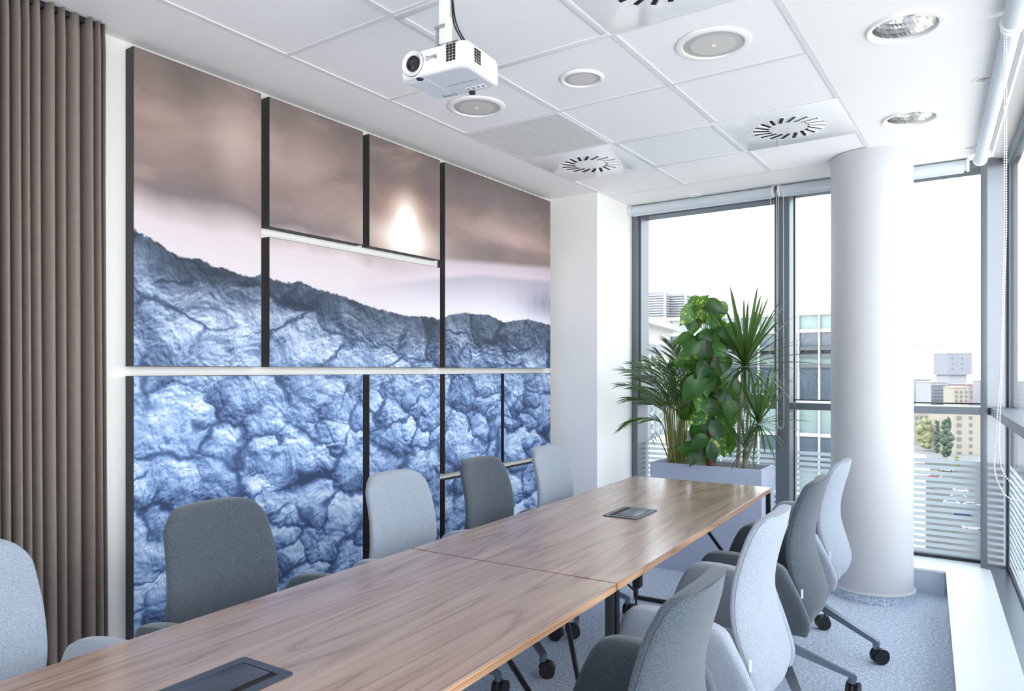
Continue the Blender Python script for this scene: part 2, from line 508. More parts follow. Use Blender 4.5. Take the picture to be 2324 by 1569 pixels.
tile_me = {}
FIX = {(0,1):'diffuser',(0,2):'grille',(1,1):'lightpanel',(1,4):'lightpanel',(2,1):'diffuser',(2,4):'diffuser'}
for j in range(len(GYS)-1):
    y1, y0 = GYS[j], GYS[j+1]
    for i in range(3):
        if FIX.get((i, j)): continue
        x0, x1 = GXS[i], GXS[i+1]
        key = (round(x1-x0, 3), round(y1-y0, 3))
        if key not in tile_me:
            bm = bmesh.new(); hx, hy = key[0]/2-0.006, key[1]/2-0.006
            a_box(bm, (-hx, -hy, 0), (hx, hy, 0.015))
            bmesh.ops.bevel(bm, geom=[e for e in bm.edges if abs(e.verts[0].co.z) < 1e-5 and abs(e.verts[1].co.z) < 1e-5], offset=0.002, segments=1, affect='EDGES')
            tile_me[key] = bm_mesh('ceiling_tile', bm)
        link('ceiling_tile', tile_me[key], 'tile', ceil_o, loc=((x0+x1)/2, (y0+y1)/2, CEIL+0.004))
for i, x in enumerate(GXS):
    w = 0.012
    box('grid_rail', (x-w, YR, CEIL-0.001), (x+w, 4.869, CEIL+0.03), 'rail', ceil_o)
for y in GYS:
    for i in range(3):
        box('grid_rail', (GXS[i]+0.012, y-0.012, CEIL-0.0005), (GXS[i+1]-0.012, y+0.012, CEIL+0.03), 'rail', ceil_o)

# round column
CX, CY, CR = -0.674, 4.897, 0.2285
colo = lathe('column', [(CR+0.014, 0.052), (CR+0.016, 0.056), (CR+0.014, 0.061), (CR+0.005, 0.068), (CR, 0.09), (CR, CEIL+0.001)], 'column', None, 96, loc=(CX, CY, 0))
tag(colo, 'thick round white column standing before the corner window', 'column', kind='structure')
cb = lathe('baseboard_column', [(CR+0.008, 0.0), (CR+0.008, 0.052), (CR-0.02, 0.0525)], 'carpet', None, 96, loc=(CX, CY, 0))
tag(cb, 'carpet-clad plinth around the foot of the round column', 'baseboard', kind='structure')

# low white window bench (heating cover) along both glazed sides
bn = thing('window_bench', 'low white box bench running under the back and right windows', 'bench', kind='structure')
top1 = [(-2.472, 5.09), (-0.291, 5.09), (-0.094, 5.30), (-0.094, 5.43), (-2.472, 5.43)]
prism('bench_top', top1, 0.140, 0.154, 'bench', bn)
prism('bench_front', [(-2.472, 5.096), (-0.297, 5.096), (-0.12, 5.29), (-0.12, 5.42), (-2.472, 5.42)], 0.0, 0.140, 'bench_shaded', bn)
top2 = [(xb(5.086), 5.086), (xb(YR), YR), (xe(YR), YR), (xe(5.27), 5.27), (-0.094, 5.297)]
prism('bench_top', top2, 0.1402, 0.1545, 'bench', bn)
prism('bench_front', [(xb(5.07)+0.006, 5.07), (xb(YR)+0.006, YR), (xe(YR)-0.005, YR), (xe(5.25)-0.005, 5.25)], 0.0, 0.1402, 'bench_shaded', bn)

# ------------------------------------------------------------------ windows
TR0, TR1 = 1.103, 1.150      # transom
ST_TOP, ST_N, ST_P, ST_H = 0.795, 16, 0.0395, 0.024
def stripes(par, x0, x1, y):
    for k in range(ST_N):
        z = ST_TOP - k*ST_P
        box('frosted_stripe', (x0, y-0.0012, z-ST_H), (x1, y-0.0002, z), 'frost', par)
w1 = thing('window_1', 'grey framed window with casement sash behind the planted box', 'window', (0, 0, 0), kind='structure')
xa, xb1 = -2.472, -1.350
box('frame_jamb', (xa, FY, 0.154), (xa+0.050, GY+0.06, 2.70), 'frame', w1)
box('frame_head', (xa+0.05, FY+0.02, 2.635), (xb1, GY+0.06, 2.70), 'frame', w1)
box('mullion', (xb1, FY, 0.154), (-1.255, GY+0.06, 2.70), 'frame', w1, bev=0.002)
box('transom', (xa+0.05, FY, TR0), (xb1, GY+0.06, TR1), 'frame', w1)
box('bottom_rail', (xa+0.05, FY+0.12, 0.154), (xb1, GY+0.06, 0.175), 'gasket', w1)
sash = thing('casement_sash', None, None); sash.parent = w1
for lo, hi in (((xa+0.052, FY+0.03, TR1+0.001), (xa+0.068, GY+0.03, 2.634)), ((xb1-0.016, FY+0.03, TR1+0.001), (xb1-0.002, GY+0.03, 2.634)),
               ((xa+0.068, FY+0.03, TR1+0.001), (xb1-0.016, GY+0.03, TR1+0.055)), ((xa+0.068, FY+0.03, 2.612), (xb1-0.016, GY+0.03, 2.634))):
    box('sash_rail', lo, hi, 'frame', sash)
box('pane', (xa+0.068, GY, TR1+0.055), (xb1-0.016, GY+0.006, 2.612), 'glass', w1)
box('pane', (xa+0.05, GY, 0.175), (xb1, GY+0.006, TR0), 'glass', w1)
stripes(w1, xa+0.052, xb1-0.002, GY)
w2 = thing('window_2', 'fixed grey framed window behind the round column', 'window', kind='structure')
xc0, xc1 = -1.255, -0.119
box('transom', (xc0, FY, TR0), (xc1, GY+0.06, TR1), 'frame', w2)
box('frame_head', (xc0, FY+0.02, 2.645), (xc1, GY+0.06, 2.70), 'frame', w2)
box('bottom_rail', (xc0, FY+0.12, 0.154), (xc1, GY+0.06, 0.172), 'gasket', w2)
box('corner_mullion', (xc1, FY, 0.150), (-0.083, GY+0.06, 2.70), 'frame', w2, bev=0.002)
box('glazing_bead', (xc0, GY-0.012, TR1+0.012), (xc1, GY, TR1+0.02), 'gasket', w2)
box('glazing_bead', (xc0+0.0, GY-0.02, 0.172), (xc0+0.006, GY, 2.645), 'gasket', w2)
box('pane', (xc0, GY, TR1), (xc1, GY+0.006, 2.645), 'glass', w2)
box('pane', (xc0, GY, 0.172), (xc1, GY+0.006, TR0), 'glass', w2)
stripes(w2, xc0+0.006, xc1-0.001, GY)
w3 = thing('window_3', 'tall glazing with satin frame along the right side of the room', 'window', kind='structure')
# corner cladding panel between both glazed walls
prism('corner_panel', [(-0.083, 5.312), (0.028, 5.412), (0.028, 5.52), (-0.083, 5.52)], 0.150, 2.70, 'corner_alu', w3)
def strip(name, y0, y1, o0, o1, z0, z1, mat, side='g'):
    f = xg
    pts = [(f(y0)+o0, y0), (f(y0)+o1, y0), (f(y1)+o1, y1), (f(y1)+o0, y1)]
    return prism(name, pts, z0, z1, mat, w3)
strip('sill_strip', YR, 5.40, -0.108, 0.06, 0.135, 0.150, 'frame_shiny')
strip('gasket_strip', YR, 5.40, -0.012, 0.0, 0.150, 0.162, 'gasket')
strip('transom', YR, 5.385, -0.105, 0.04, TR0, TR1, 'frame')
strip('edge_post', 5.392, 5.412, -0.006, 0.04, 0.150, 2.70, 'frame')
strip('head_rail', YR, 5.39, -0.02, 0.04, 2.66, 2.70, 'frame')
for ym in (2.45, 0.6, -1.25):
    strip('mullion', ym-0.03, ym+0.03, -0.10, 0.04, 0.150, TR0, 'frame'); strip('mullion', ym-0.03, ym+0.03, -0.10, 0.04, TR1, 2.66, 'frame')
strip('pane', YR, 5.385, 0.0, 0.008, TR1, 2.66, 'glass')
strip('pane', YR, 5.385, 0.0, 0.008, 0.150, TR0, 'glass')
for k in range(ST_N):
    z = ST_TOP - k*ST_P
    strip('frosted_stripe', 2.5, 5.383, -0.0014, -0.0003, z-ST_H, z, 'frost')

# ------------------------------------------------------------------ roller blinds
def bead_chain(name, pts, par, r=0.0032, pitch=0.0085, mat='blind_white'):
    bm = bmesh.new()
    P = [Vector(p) for p in pts]; acc = 0.0; nxt = 0.0
    for a_, b_ in zip(P, P[1:]):
        L = (b_-a_).length
        while nxt <= acc + L:
            q = a_.lerp(b_, (nxt-acc)/L)
            bmesh.ops.create_icosphere(bm, subdivisions=1, radius=r, matrix=Matrix.Translation(q))
            nxt += pitch
        acc += L
    a_tube(bm, P, r*0.35, 4)
    o = link(name, bm_mesh(name, bm, True), mat, par)
    return o
def blind(label, p, q, rad, caps=True):
    """roller from p to q (centres)"""
    p, q = Vector(p), Vector(q); d = (q-p).normalized()
    t = thing('roller_blind', label, 'blind', p)
    tube('roller', [(0, 0, 0), q-p], rad, 'blind', t, 32)
    side = Vector((d.y, -d.x, 0))
    if side.y > 0 and abs(side.y) > 0.5: side = -side
    for e, s in ((Vector((0,0,0)), -1), (q-p, 1)):
        bm = bmesh.new(); a_tube(bm, [e, e + d*s*0.014], rad+0.007, 28)
        a_box(bm, (-0.004, -0.02, 0), (0.004, 0.02, CEIL-p.z), Matrix.Translation(e + d*s*0.010) @ d.to_track_quat('X', 'Z').to_matrix().to_4x4())
        me = shade_auto(bm_mesh('end_bracket', bm), 40); link('end_bracket', me, 'blind_white', t)
    return t
BZ = 2.655
RB = 0.034
BY = 5.262
b1 = blind('grey roller blind rolled up above the casement window', (-2.452, BY, BZ), (-1.360, BY, BZ), RB)
b2 = blind('grey roller blind rolled up above the fixed window behind the column', (-1.305, BY, BZ), (-0.19, BY, BZ), RB)
bar('bottom_bar', (0.01, 0.002, -RB-0.006), (1.09, 0.002, -RB-0.006), 0.012, 'blind', b1)
bar('bottom_bar', (0.01, 0.002, -RB-0.006), (1.10, 0.002, -RB-0.006), 0.012, 'blind', b2)
def loop(x0, x1, y, z0, z1, n=10):
    pts = [(x0, y, z0), (x0-0.004, y, (z0+z1)*0.5), (x0-0.006, y, z1)]
    r = abs(x1-x0)/2 + 0.004; cx = (x0+x1)/2
    pts += [(cx - r*math.cos(math.pi*k/n), y-0.004, z1 - r*1.3*math.sin(math.pi*k/n)) for k in range(n+1)]
    pts += [(x1+0.004, y, z1), (x1+0.002, y, (z0+z1)*0.5), (x1, y, z0)]
    return pts
def rel(o, pts): return [tuple(Vector(p)-o.location) for p in pts]
bead_chain('bead_chain', rel(b1, loop(-1.365, -1.325, BY-0.03, BZ, 0.95)), b1)
bead_chain('bead_chain', rel(b2, loop(-1.312, -1.278, BY-0.03, BZ, 1.00)), b2)
bz2 = 2.652
pr0, pr1 = Vector((-0.116, 5.15, bz2)), Vector((0.026, 3.23, bz2))
b3 = blind('silvery roller blind rolled up along the right-hand glazing nearer the corner', pr0, pr1, 0.031)
b4 = blind('silvery roller blind at the top right edge nearest the camera', (0.030, 3.17, bz2), (0.170, 1.28, bz2), 0.036)
bar('guide_rail', (0.058, 0, 0.02), tuple(pr1-pr0+Vector((0.058, 0, 0.02))), 0.010, 'blind_white', b3, 0.03)
cy = 3.20
cx0 = on_y(2279, 90, cy).x; cx1 = on_y(2284, 90, cy).x
zl = on_y(2272, 1105, cy).z
ch = [(cx0, cy, bz2-0.02), (cx0+0.0, cy, 1.9), (cx0-0.012, cy, 1.35), (cx0-0.030, cy, 1.08)]
ch += [tuple(q) for q in catmull([(cx0-0.030, cy, 1.08), (cx0-0.026, cy-0.005, zl+0.04), (cx0+0.010, cy-0.01, zl-0.035), (cx0+0.065, cy-0.02, zl-0.03), (cx0+0.10, cy-0.02, zl+0.03), (cx0+0.07, cy-0.02, zl+0.012), (cx0+0.03, cy-0.015, zl+0.01), (cx0-0.008, cy-0.01, zl+0.07), (cx0-0.016, cy, 1.12)], 6)]
ch += [(cx0-0.006, cy, 1.40), (cx1, cy, 1.9), (cx1, cy, bz2-0.02)]
bead_chain('bead_chain', rel(b4, ch), b4, 0.0034, 0.0095)

# ------------------------------------------------------------------ printed wall panels
PXF, PT = -2.835, 0.058           # front face, thickness
RIDGE = [(1.486, 1.942), (1.512, 1.924), (1.582, 1.905), (1.629, 1.872), (1.694, 1.849), (1.764, 1.858), (1.83, 1.834), (1.879, 1.832), (1.974, 1.81), (2.043, 1.809), (2.074, 1.833), (2.135, 1.809), (2.243, 1.799), (2.293, 1.817), (2.405, 1.786), (2.564, 1.769), (2.643, 1.753), (2.751, 1.726), (3.049, 1.694), (3.244, 1.701), (3.358, 1.692), (3.438, 1.724), (3.606, 1.749), (3.707, 1.747), (3.853, 1.751), (4.026, 1.71), (4.139, 1.729), (4.331, 1.749), (4.642, 1.724)]
HILL1 = [(1.486, 1.75), (2.55, 1.80), (2.703, 1.897), (2.903, 1.973), (3.40, 2.063), (3.707, 2.086), (4.642, 2.158)]
HILL2 = [(1.486, 1.70), (2.55, 1.78), (2.703, 1.831), (3.404, 1.955), (3.789, 2.014), (4.20, 2.03), (4.642, 2.058)]

def rock_group():
    """fine lava relief: fractal grain plus ropy wrinkles"""
    ng = bpy.data.node_groups.new('rock_relief', 'ShaderNodeTree')
    ng.interface.new_socket('Vector', in_out='INPUT', socket_type='NodeSocketVector')
    ng.interface.new_socket('Height', in_out='OUTPUT', socket_type='NodeSocketFloat')
    g = NT(ng)
    gi = ng.nodes.new('NodeGroupInput'); go = ng.nodes.new('NodeGroupOutput')
    p = gi.outputs[0]
    fine = g.noise(p, 7.0, 9, 0.62, 0.3)
    w = g.vmath('MULTIPLY', g.vmath('SUBTRACT', g.noise(p, 2.6, 3, 0.5, out=1), (0.5, 0.5, 0.5)), (0.5, 0.9, 0.0))
    q = g.mapping(g.vmath('ADD', p, w), rot=(0, 0, 0.55), scale=(2.5, 15, 1))
    ropy = g.noise(q, 1.7, 4, 0.55)
    msk = g.mapr(g.noise(p, 1.7, 2, 0.5), 0.42, 0.60, 0.15, 1.0, True)
    h = g.math('ADD', g.math('MULTIPLY', fine, 1.0), g.math('MULTIPLY', g.math('MULTIPLY', ropy, msk), 0.32))
    g.put(go.inputs[0], h)
    return ng
def mat_print():
    m, g, bs, out = new_mat('printed_lava_landscape')
    pos = g.n('ShaderNodeNewGeometry').outputs['Position']
    s = g.sep(pos); Y, Z = s[1], s[2]
    def curve(tab):
        nd = g.n('ShaderNodeFloatCurve')
        c = nd.mapping.curves[0]
        y0, y1, z0, z1 = 1.485, 4.643, 1.6, 2.2
        P = [((a-y0)/(y1-y0), (b-z0)/(z1-z0)) for a, b in tab]
        c.points[0].location = (0.0, P[0][1]); c.points[1].location = (1.0, P[-1][1])
        for a, b in P[1:-1]: c.points.new(a, b)
        for pt in c.points: pt.handle_type = 'VECTOR'
        nd.mapping.update()
        g.put(nd.inputs['Value'], g.mapr(Y, y0, y1))
        return g.math('MULTIPLY_ADD', nd.outputs[0], z1-z0, z0)
    flat = g.comb(0.0, Y, Z)
    rough_n = g.math('MULTIPLY', g.math('SUBTRACT', g.noise(flat, 38, 4, 0.65), 0.5), 0.035)
    ridge = g.math('ADD', curve(RIDGE), rough_n)
    dz = g.math('SUBTRACT', ridge, Z)                        # >0 below the ridge
    # ---- sky
    n1 = g.noise(g.comb(0.0, g.math('MULTIPLY', Y, 0.9), g.math('MULTIPLY', Z, 1.7)), 1.55, 4, 0.5, 0.5)
    n2 = g.noise(g.comb(3.0, g.math('MULTIPLY', Y, 2.6), g.math('MULTIPLY', Z, 0.55)), 1.3, 3, 0.5)
    nn = g.math('ADD', g.math('MULTIPLY', n1, 0.6), g.math('MULTIPLY', n2, 0.4))
    zz = g.math('ADD', g.math('MULTIPLY_ADD', Y, 0.035, Z), g.math('MULTIPLY', g.math('SUBTRACT', nn, 0.5), 0.30))
    skyc = g.ramp(g.mapr(zz, 1.85, 2.85), [(0.0, lin((216, 207, 212))), (0.18, lin((212, 199, 202))), (0.25, lin((180, 164, 164))), (0.32, lin((124, 111, 112))), (0.46, lin((140, 122, 118))), (0.62, lin((164, 141, 134))), (0.78, lin((132, 117, 111))), (0.95, lin((112, 103, 100)))])
    def blob(cy, cz, ry, rz, gain):
        dy = g.math('DIVIDE', g.math('SUBTRACT', Y, cy), ry); dd = g.math('DIVIDE', g.math('SUBTRACT', Z, cz), rz)
        r2 = g.math('ADD', g.math('MULTIPLY', dy, dy), g.math('MULTIPLY', dd, dd))
        return g.math('MULTIPLY', g.math('EXPONENT', g.math('MULTIPLY', r2, -1.0)), gain)
    cl = g.noise(g.comb(1.7, g.math('MULTIPLY', Y, 1.1), g.math('MULTIPLY', Z, 2.3)), 2.0, 5, 0.55, 0.6)
    up_ = g.mapr(Z, 2.06, 2.2, 0.0, 0.55)
    skyc = g.mix(g.math('MULTIPLY', g.mapr(cl, 0.50, 0.70), up_), skyc, lin((96, 85, 82)))
    skyc = g.mix(g.math('MULTIPLY', g.mapr(cl, 0.46, 0.28), g.math('MULTIPLY', up_, 0.8)), skyc, lin((192, 166, 157)))
    skyc = g.mix(blob(1.94, 2.40, 0.13, 0.17, 0.75), skyc, lin((198, 174, 165)))
    skyc = g.mix(blob(1.62, 2.36, 0.16, 0.14, 0.45), skyc, lin((168, 142, 132)))
    skyc = g.mix(blob(2.35, 2.38, 0.14, 0.20, 0.45), skyc, lin((178, 152, 146)))
    skyc = g.mix(blob(4.05, 2.30, 0.50, 0.07, 0.65), skyc, lin((196, 168, 162)))
    skyc = g.mix(blob(4.1, 2.21, 0.35, 0.035, 0.6), skyc, lin((128, 113, 116)))
    skyc = g.mix(blob(3.9, 2.52, 0.8, 0.10, 0.6), skyc, lin((124, 111, 113)))
    skyc = g.mix(blob(3.05, 2.44, 0.40, 0.10, 0.85), skyc, lin((106, 93, 94)))
    skyc = g.mix(blob(2.83, 2.24, 0.10, 0.12, 0.6), skyc, lin((118, 100, 98)))
    skyc = g.mix(blob(3.30, 2.28, 0.10, 0.10, 0.6), skyc, lin((118, 102, 100)))
    skyc = g.mix(blob(3.05, 2.13, 0.34, 0.11, 0.85), skyc, lin((230, 204, 190)))
    skyc = g.mix(blob(3.055, 2.23, 0.135, 0.155, 1.0), skyc, lin((232, 178, 144)))
    core = g.math('MINIMUM', g.math('ADD', blob(3.055, 2.21, 0.085, 0.125, 1.6), blob(3.05, 2.13, 0.15, 0.085, 1.2)), 1.0)
    skyc = g.mix(core, skyc, lin((255, 252, 246)))
    # ---- misty hills
    h1 = g.math('SUBTRACT', curve(HILL1), Z); h2 = g.math('SUBTRACT', curve(HILL2), Z)
    mist1 = g.mix(g.mapr(h1, 0.0, 0.25), lin((196, 180, 188)), lin((236, 228, 234)))
    skyc = g.mix(g.math('MULTIPLY', g.mapr(h1, -0.02, 0.02), g.mapr(Y, 2.6, 3.2)), skyc, mist1)
    mist2 = g.mix(g.mapr(h2, 0.0, 0.30), lin((176, 168, 182)), lin((234, 230, 240)))
    skyc = g.mix(g.math('MULTIPLY', g.mapr(h2, -0.015, 0.02), g.mapr(Y, 2.6, 3.5)), skyc, mist2)
    slope = g.noise(g.mapping(flat, rot=(0.7, 0, 0), scale=(1, 9, 1.5)), 1.6, 4, 0.6)
    skyc = g.mix(g.math('MULTIPLY', blob(4.72, 1.88, 0.42, 0.11, 0.95), g.mapr(slope, 0.3, 0.6, 0.5, 1.0)), skyc, lin((128, 128, 150)))
    # ---- lava rock, lit from the upper right (as photographed on the print)
    grp = rock_group()
    p2 = g.comb(Y, Z, 0.0)
    def relief(off):
        nd = g.n('ShaderNodeGroup', node_tree=grp)
        g.put(nd.inputs[0], g.vmath('ADD', p2, off)); return nd.outputs[0]
    fine = g.math('MULTIPLY', g.math('SUBTRACT', relief((0, 0, 0)), relief((0.005, 0.010, 0))), 3.3)
    coarse = g.math('MULTIPLY', g.math('SUBTRACT', relief((0, 0, 0)), relief((0.022, 0.045, 0))), 0.55)
    rn = g.math('ABSOLUTE', g.math('SUBTRACT', g.noise(g.mapping(p2, rot=(0, 0, 0.5), scale=(0.7, 1.3, 1)), 3.3, 6, 0.6, 0.6), 0.5))
    jag = g.mapr(rn, 0.0, 0.010, 0.45, 0.0)
    wob = g.vmath('MULTIPLY', g.vmath('SUBTRACT', g.noise(p2, 3.1, 4, 0.55, out=1), (0.5, 0.5, 0.5)), (0.30, 0.24, 0.0))
    wob2 = g.vmath('MULTIPLY', g.vmath('SUBTRACT', g.noise(p2, 14, 3, 0.6, out=1), (0.5, 0.5, 0.5)), (0.05, 0.05, 0.0))
    pw_ = g.vmath('ADD', g.vmath('ADD', p2, wob), wob2)
    def stones(scale, rot, stretch, tone, gapw):
        q = g.mapping(pw_, rot=(0, 0, rot), scale=(stretch, 1.0, 1.0))
        v = g.n('ShaderNodeTexVoronoi', feature='F1', voronoi_dimensions='2D')
        g.put(v.inputs['Vector'], q); v.inputs['Scale'].default_value = scale; v.inputs['Randomness'].default_value = 0.95
        d = g.sep(g.vmath('SUBTRACT', q, v.outputs['Position']))
        lit = g.math('ADD', g.math('MULTIPLY', d[0], 0.45*scale), g.math('MULTIPLY', d[1], 1.0*scale))
        rad = g.math('MULTIPLY', v.outputs['Distance'], -0.35)
        e_ = g.vor(q, scale, 'DISTANCE_TO_EDGE', rnd=0.95, dim='2D')
        wn_ = g.mapr(g.noise(p2, 5.0, 3, 0.6), 0.35, 0.65, 0.15, 1.0)
        gap = g.mapr(e_, 0.0, g.math('MULTIPLY', wn_, gapw), 1.0, 0.0, True)
        rc_ = g.sep(v.outputs['Color'])[0]
        sh = g.math('ADD', g.math('ADD', g.math('MULTIPLY', lit, tone), rad), g.math('MULTIPLY', g.math('SUBTRACT', rc_, 0.5), 0.22))
        return sh, gap
    sA, gA = stones(4.0, -0.30, 0.52, 0.62, 0.17)
    sB, gB = stones(8.0, 0.25, 0.60, 0.50, 0.20)
    sC, gC = stones(1.35, 0.75, 0.55, 0.30, 0.030)
    sD, gD = stones(4.6, 0.6, 0.42, 0.36, 0.10)
    pick = g.mapr(g.noise(g.comb(Y, Z, 4.0), 2.0, 2, 0.5), 0.47, 0.54, 0.0, 1.0, True)
    def mixf(f, a_, b_): return g.math('ADD', g.math('MULTIPLY', a_, g.math('SUBTRACT', 1.0, f)), g.math('MULTIPLY', b_, f))
    lowS, lowG = mixf(pick, sA, sB), mixf(pick, gA, gB)
    upS, upG = mixf(pick, sC, sD), mixf(pick, gC, gD)
    wl_ = g.mapr(g.math('MULTIPLY_ADD', g.math('SUBTRACT', g.noise(p2, 1.6, 2, 0.5), 0.5), 0.9, Z), 1.12, 1.38, 1.0, 0.0, True)
    S_, G_ = mixf(wl_, upS, lowS), mixf(wl_, upG, lowG)
    shade = g.math('ADD', g.math('ADD', g.math('ADD', 0.66, S_), fine), coarse)
    shade = g.math('MULTIPLY', shade, g.math('SUBTRACT', 1.0, g.math('MAXIMUM', g.math('MULTIPLY', G_, 0.80), jag)))
    shade = g.math('MAXIMUM', g.math('MINIMUM', shade, 1.1), 0.0)
    depth = g.mapr(g.math('MULTIPLY_ADD', g.math('SUBTRACT', g.noise(flat, 3.0, 3, 0.5), 0.5), 0.30, dz), 0.0, 0.30, 0.0, 1.0, True)
    dark_c = g.ramp(shade, [(0.0, lin((40, 50, 64))), (0.5, lin((66, 77, 94))), (1.0, lin((104, 118, 140)))])
    mid_c = g.ramp(shade, [(0.0, lin((46, 58, 80))), (0.32, lin((92, 110, 140))), (0.6, lin((142, 160, 190))), (0.85, lin((188, 201, 222))), (1.0, lin((218, 226, 240)))])
    low_c = g.ramp(shade, [(0.0, lin((50, 66, 98))), (0.30, lin((96, 122, 166))), (0.55, lin((142, 170, 212))), (0.82, lin((190, 211, 238))), (1.0, lin((226, 236, 250)))])
    rock = g.mix(g.mapr(Z, 1.65, 1.05, 0.0, 1.0, True), mid_c, low_c)
    rock = g.mix(depth, dark_c, rock)
    col = g.mix(g.mapr(dz, -0.004, 0.004), skyc, rock)
    g.put(bs.inputs['Base Color'], col)
    bs.inputs['Roughness'].default_value = 0.6
    bs.inputs['Specular IOR Level'].default_value = 0.25
    return m
M['print'] = mat_print()
PANELS = [
    (1.485, 2.077, 1.396, 2.663, 'tall print panel beside the curtain with brown clouds over a dark ridge'),
    (2.120, 2.716, 2.053, 2.663, 'square print panel of plain brown cloud, left of the sun panel'),
    (2.761, 3.353, 2.053, 2.663, 'square print panel with the bright white sun glow'),
    (3.398, 4.642, 1.396, 2.663, 'wide upper print panel of misty hills next to the wall pier'),
    (2.120, 3.353, 1.396, 2.006, 'wide print panel below the sun with ridge sloping down right'),
    (1.485, 2.716, 0.118, 1.358, 'large lower print panel of pale blue boulders behind the nearest dark chair'),
    (2.761, 3.353, 0.118, 1.358, 'tall narrow lower print panel of blue lava behind a light grey chair'),
    (3.398, 3.995, 0.744, 1.358, 'small square blue rock panel above the slanting white gap, left one'),
    (4.031, 4.642, 0.744, 1.358, 'small square blue rock panel next to the wall pier, right one'),
    (3.398, 4.642, 0.118, 0.704, 'low wide blue rock panel under the two small square panels'),
]
for y0, y1, z0, z1, lab in PANELS:
    t = thing('wall_panel', lab, 'wall art', (PXF, (y0+y1)/2, z0), group='printed landscape panels on the left wall')
    hy, hz = (y1-y0)/2, z1-z0
    box('panel_frame', (-PT, -hy, 0), (-0.001, hy, hz), 'dark_frame', t)
    box('printed_face', (-0.0012, -hy+0.002, 0.002), (0.0008, hy-0.002, hz-0.002), 'print', t)
    box('edge_clip', (-0.03, hy, hz*0.06), (-0.012, hy+0.006, hz*0.06+0.03), 'black', t)

# ------------------------------------------------------------------ curtain
cu = thing('curtain', 'floor-length taupe curtain hanging in deep folds at the left', 'curtain', (-2.80, 1.345, 0))
bm = bmesh.new()
edges_u = [244, 235, 217, 195, 157, 133, 103, 75, 52, 31, 6, -20, -45, -75, -105, -135, -165, -200, -235, -270]
fold_y = [on_x(max(u, -900), 0, -2.80).y for u in edges_u]
path = []
for k in range(len(fold_y)-1):
    ya, yb = fold_y[k], fold_y[k+1]
    w = ya-yb; n = 14
    for i in range(n):
        ph = 2*math.pi*i/n
        amp = 0.032 + 0.010*((k*7) % 3)
        yy = ya - w*(i/n) + 0.10*w*math.sin(ph)
        xx = -2.884 + (0.062 + amp*0.6)*((1-math.cos(ph))/2)**0.8
        path.append((xx, yy))
levels = [0.015, 0.3, 0.9, 1.5, 2.1, 2.45, 2.58, 2.64, 2.692]
rows = []
for z in levels:
    row = []
    for i, (x, y) in enumerate(path):
        k = z/2.67
        sw = 0.006*math.sin(i*0.37 + z*1.1)*(1-k)
        bul = 0.006*math.sin(min(1, max(0, (z-2.4)/0.27))*math.pi)
        row.append(bm.verts.new((x + sw + bul - (-2.80), y - 1.345 + 0.012*(1-k), z)))
    rows.append(row)
for a, b in zip(rows, rows[1:]):
    for i in range(len(a)-1): bm.faces.new((a[i], a[i+1], b[i+1], b[i]))
me = bm_mesh('curtain_cloth', bm, True)
co = link('curtain_cloth', me, 'curtain', cu)
so = co.modifiers.new('thickness', 'SOLIDIFY'); so.thickness = 0.004
box('curtain_track', (-0.06, -1.3, CEIL-0.022), (-0.022, 0.02, CEIL), 'black', cu)

# ------------------------------------------------------------------ ceiling fixtures
def speaker(x, y, R, label, badge=True):
    t = thing('ceiling_speaker', label, 'speaker', (x, y, CEIL+0.003), group='round ceiling speakers')
    lathe('trim_ring', [(R*0.80, -0.003), (R*0.82, -0.009), (R*0.9, -0.011), (R*0.985, -0.006), (R, 0.0)], 'plastic_white', t, 64)
    lathe('grille', [(0, -0.004), (R*0.3, -0.0045), (R*0.56, -0.0062), (R*0.60, -0.0072), (R*0.66, -0.0035), (R*0.81, -0.0035)], 'speaker_ring', t, 64)
    lathe('cone', [(0, -0.0085), (R*0.3, -0.0082), (R*0.60, -0.0074)], 'speaker', t, 64)
    if badge:
        box('badge', (-0.008, -0.008, -0.0105), (0.008, 0.008, -0.0085), 'plastic_white', t, rot=(0, 0, 0.78))
    return t
speaker(-0.966, 2.84, 0.149, 'round ceiling speaker near the facetted downlight, largest in view')
speaker(-1.568, 2.84, 0.100, 'smallest round ceiling speaker, in the middle tile column', False)
speaker(-2.172, 2.85, 0.145, 'round ceiling speaker just behind and below the projector')

def diffuser(x, y, label, hy=0.30):
    t = thing('swirl_diffuser', label, 'air vent', (x, y, CEIL), group='square swirl air diffusers')
    box('plate', (-0.298, -hy+0.003, -0.004), (0.298, hy-0.003, 0.006), 'gloss_white', t, bev=0.002)
    slot = bmesh.new(); a_box(slot, (0.0, -0.010, -0.0046), (0.092, 0.010, -0.0038)); sm = bm_mesh('slot', slot)
    bl = bmesh.new(); a_box(bl, (0.004, -0.0008, -0.006), (0.088, 0.0008, 0.0), Matrix.Translation((0, -0.009, -0.0035)) @ Matrix.Rotation(math.radians(-35), 4, 'X')); blm = bm_mesh('blade', bl)
    lip = bmesh.new(); a_box(lip, (0.090, -0.011, -0.0065), (0.097, 0.011, -0.0038)); lpm = bm_mesh('lip', lip)
    for k in range(18):
        a = 2*math.pi*k/18
        s = link('slot', sm, 'dark_gap', t, loc=(0.100*math.cos(a), 0.100*math.sin(a), 0), rot=(0, 0, a+math.radians(30)))
        link('blade', blm, 'gloss_white', s)
        link('lip', lpm, 'gloss_white', s)
    lathe('screw', [(0, -0.006), (0.005, -0.0055), (0.005, -0.004)], 'zinc', t, 12)
    return t
diffuser(-0.962, 4.041, 'glossy swirl air diffuser right of the window-side light panel, nearest the column')
diffuser(-2.170, 4.041, 'glossy swirl air diffuser next to the slatted return grille')
diffuser(-0.962, 2.236, 'swirl air diffuser cut off by the top edge of the picture')

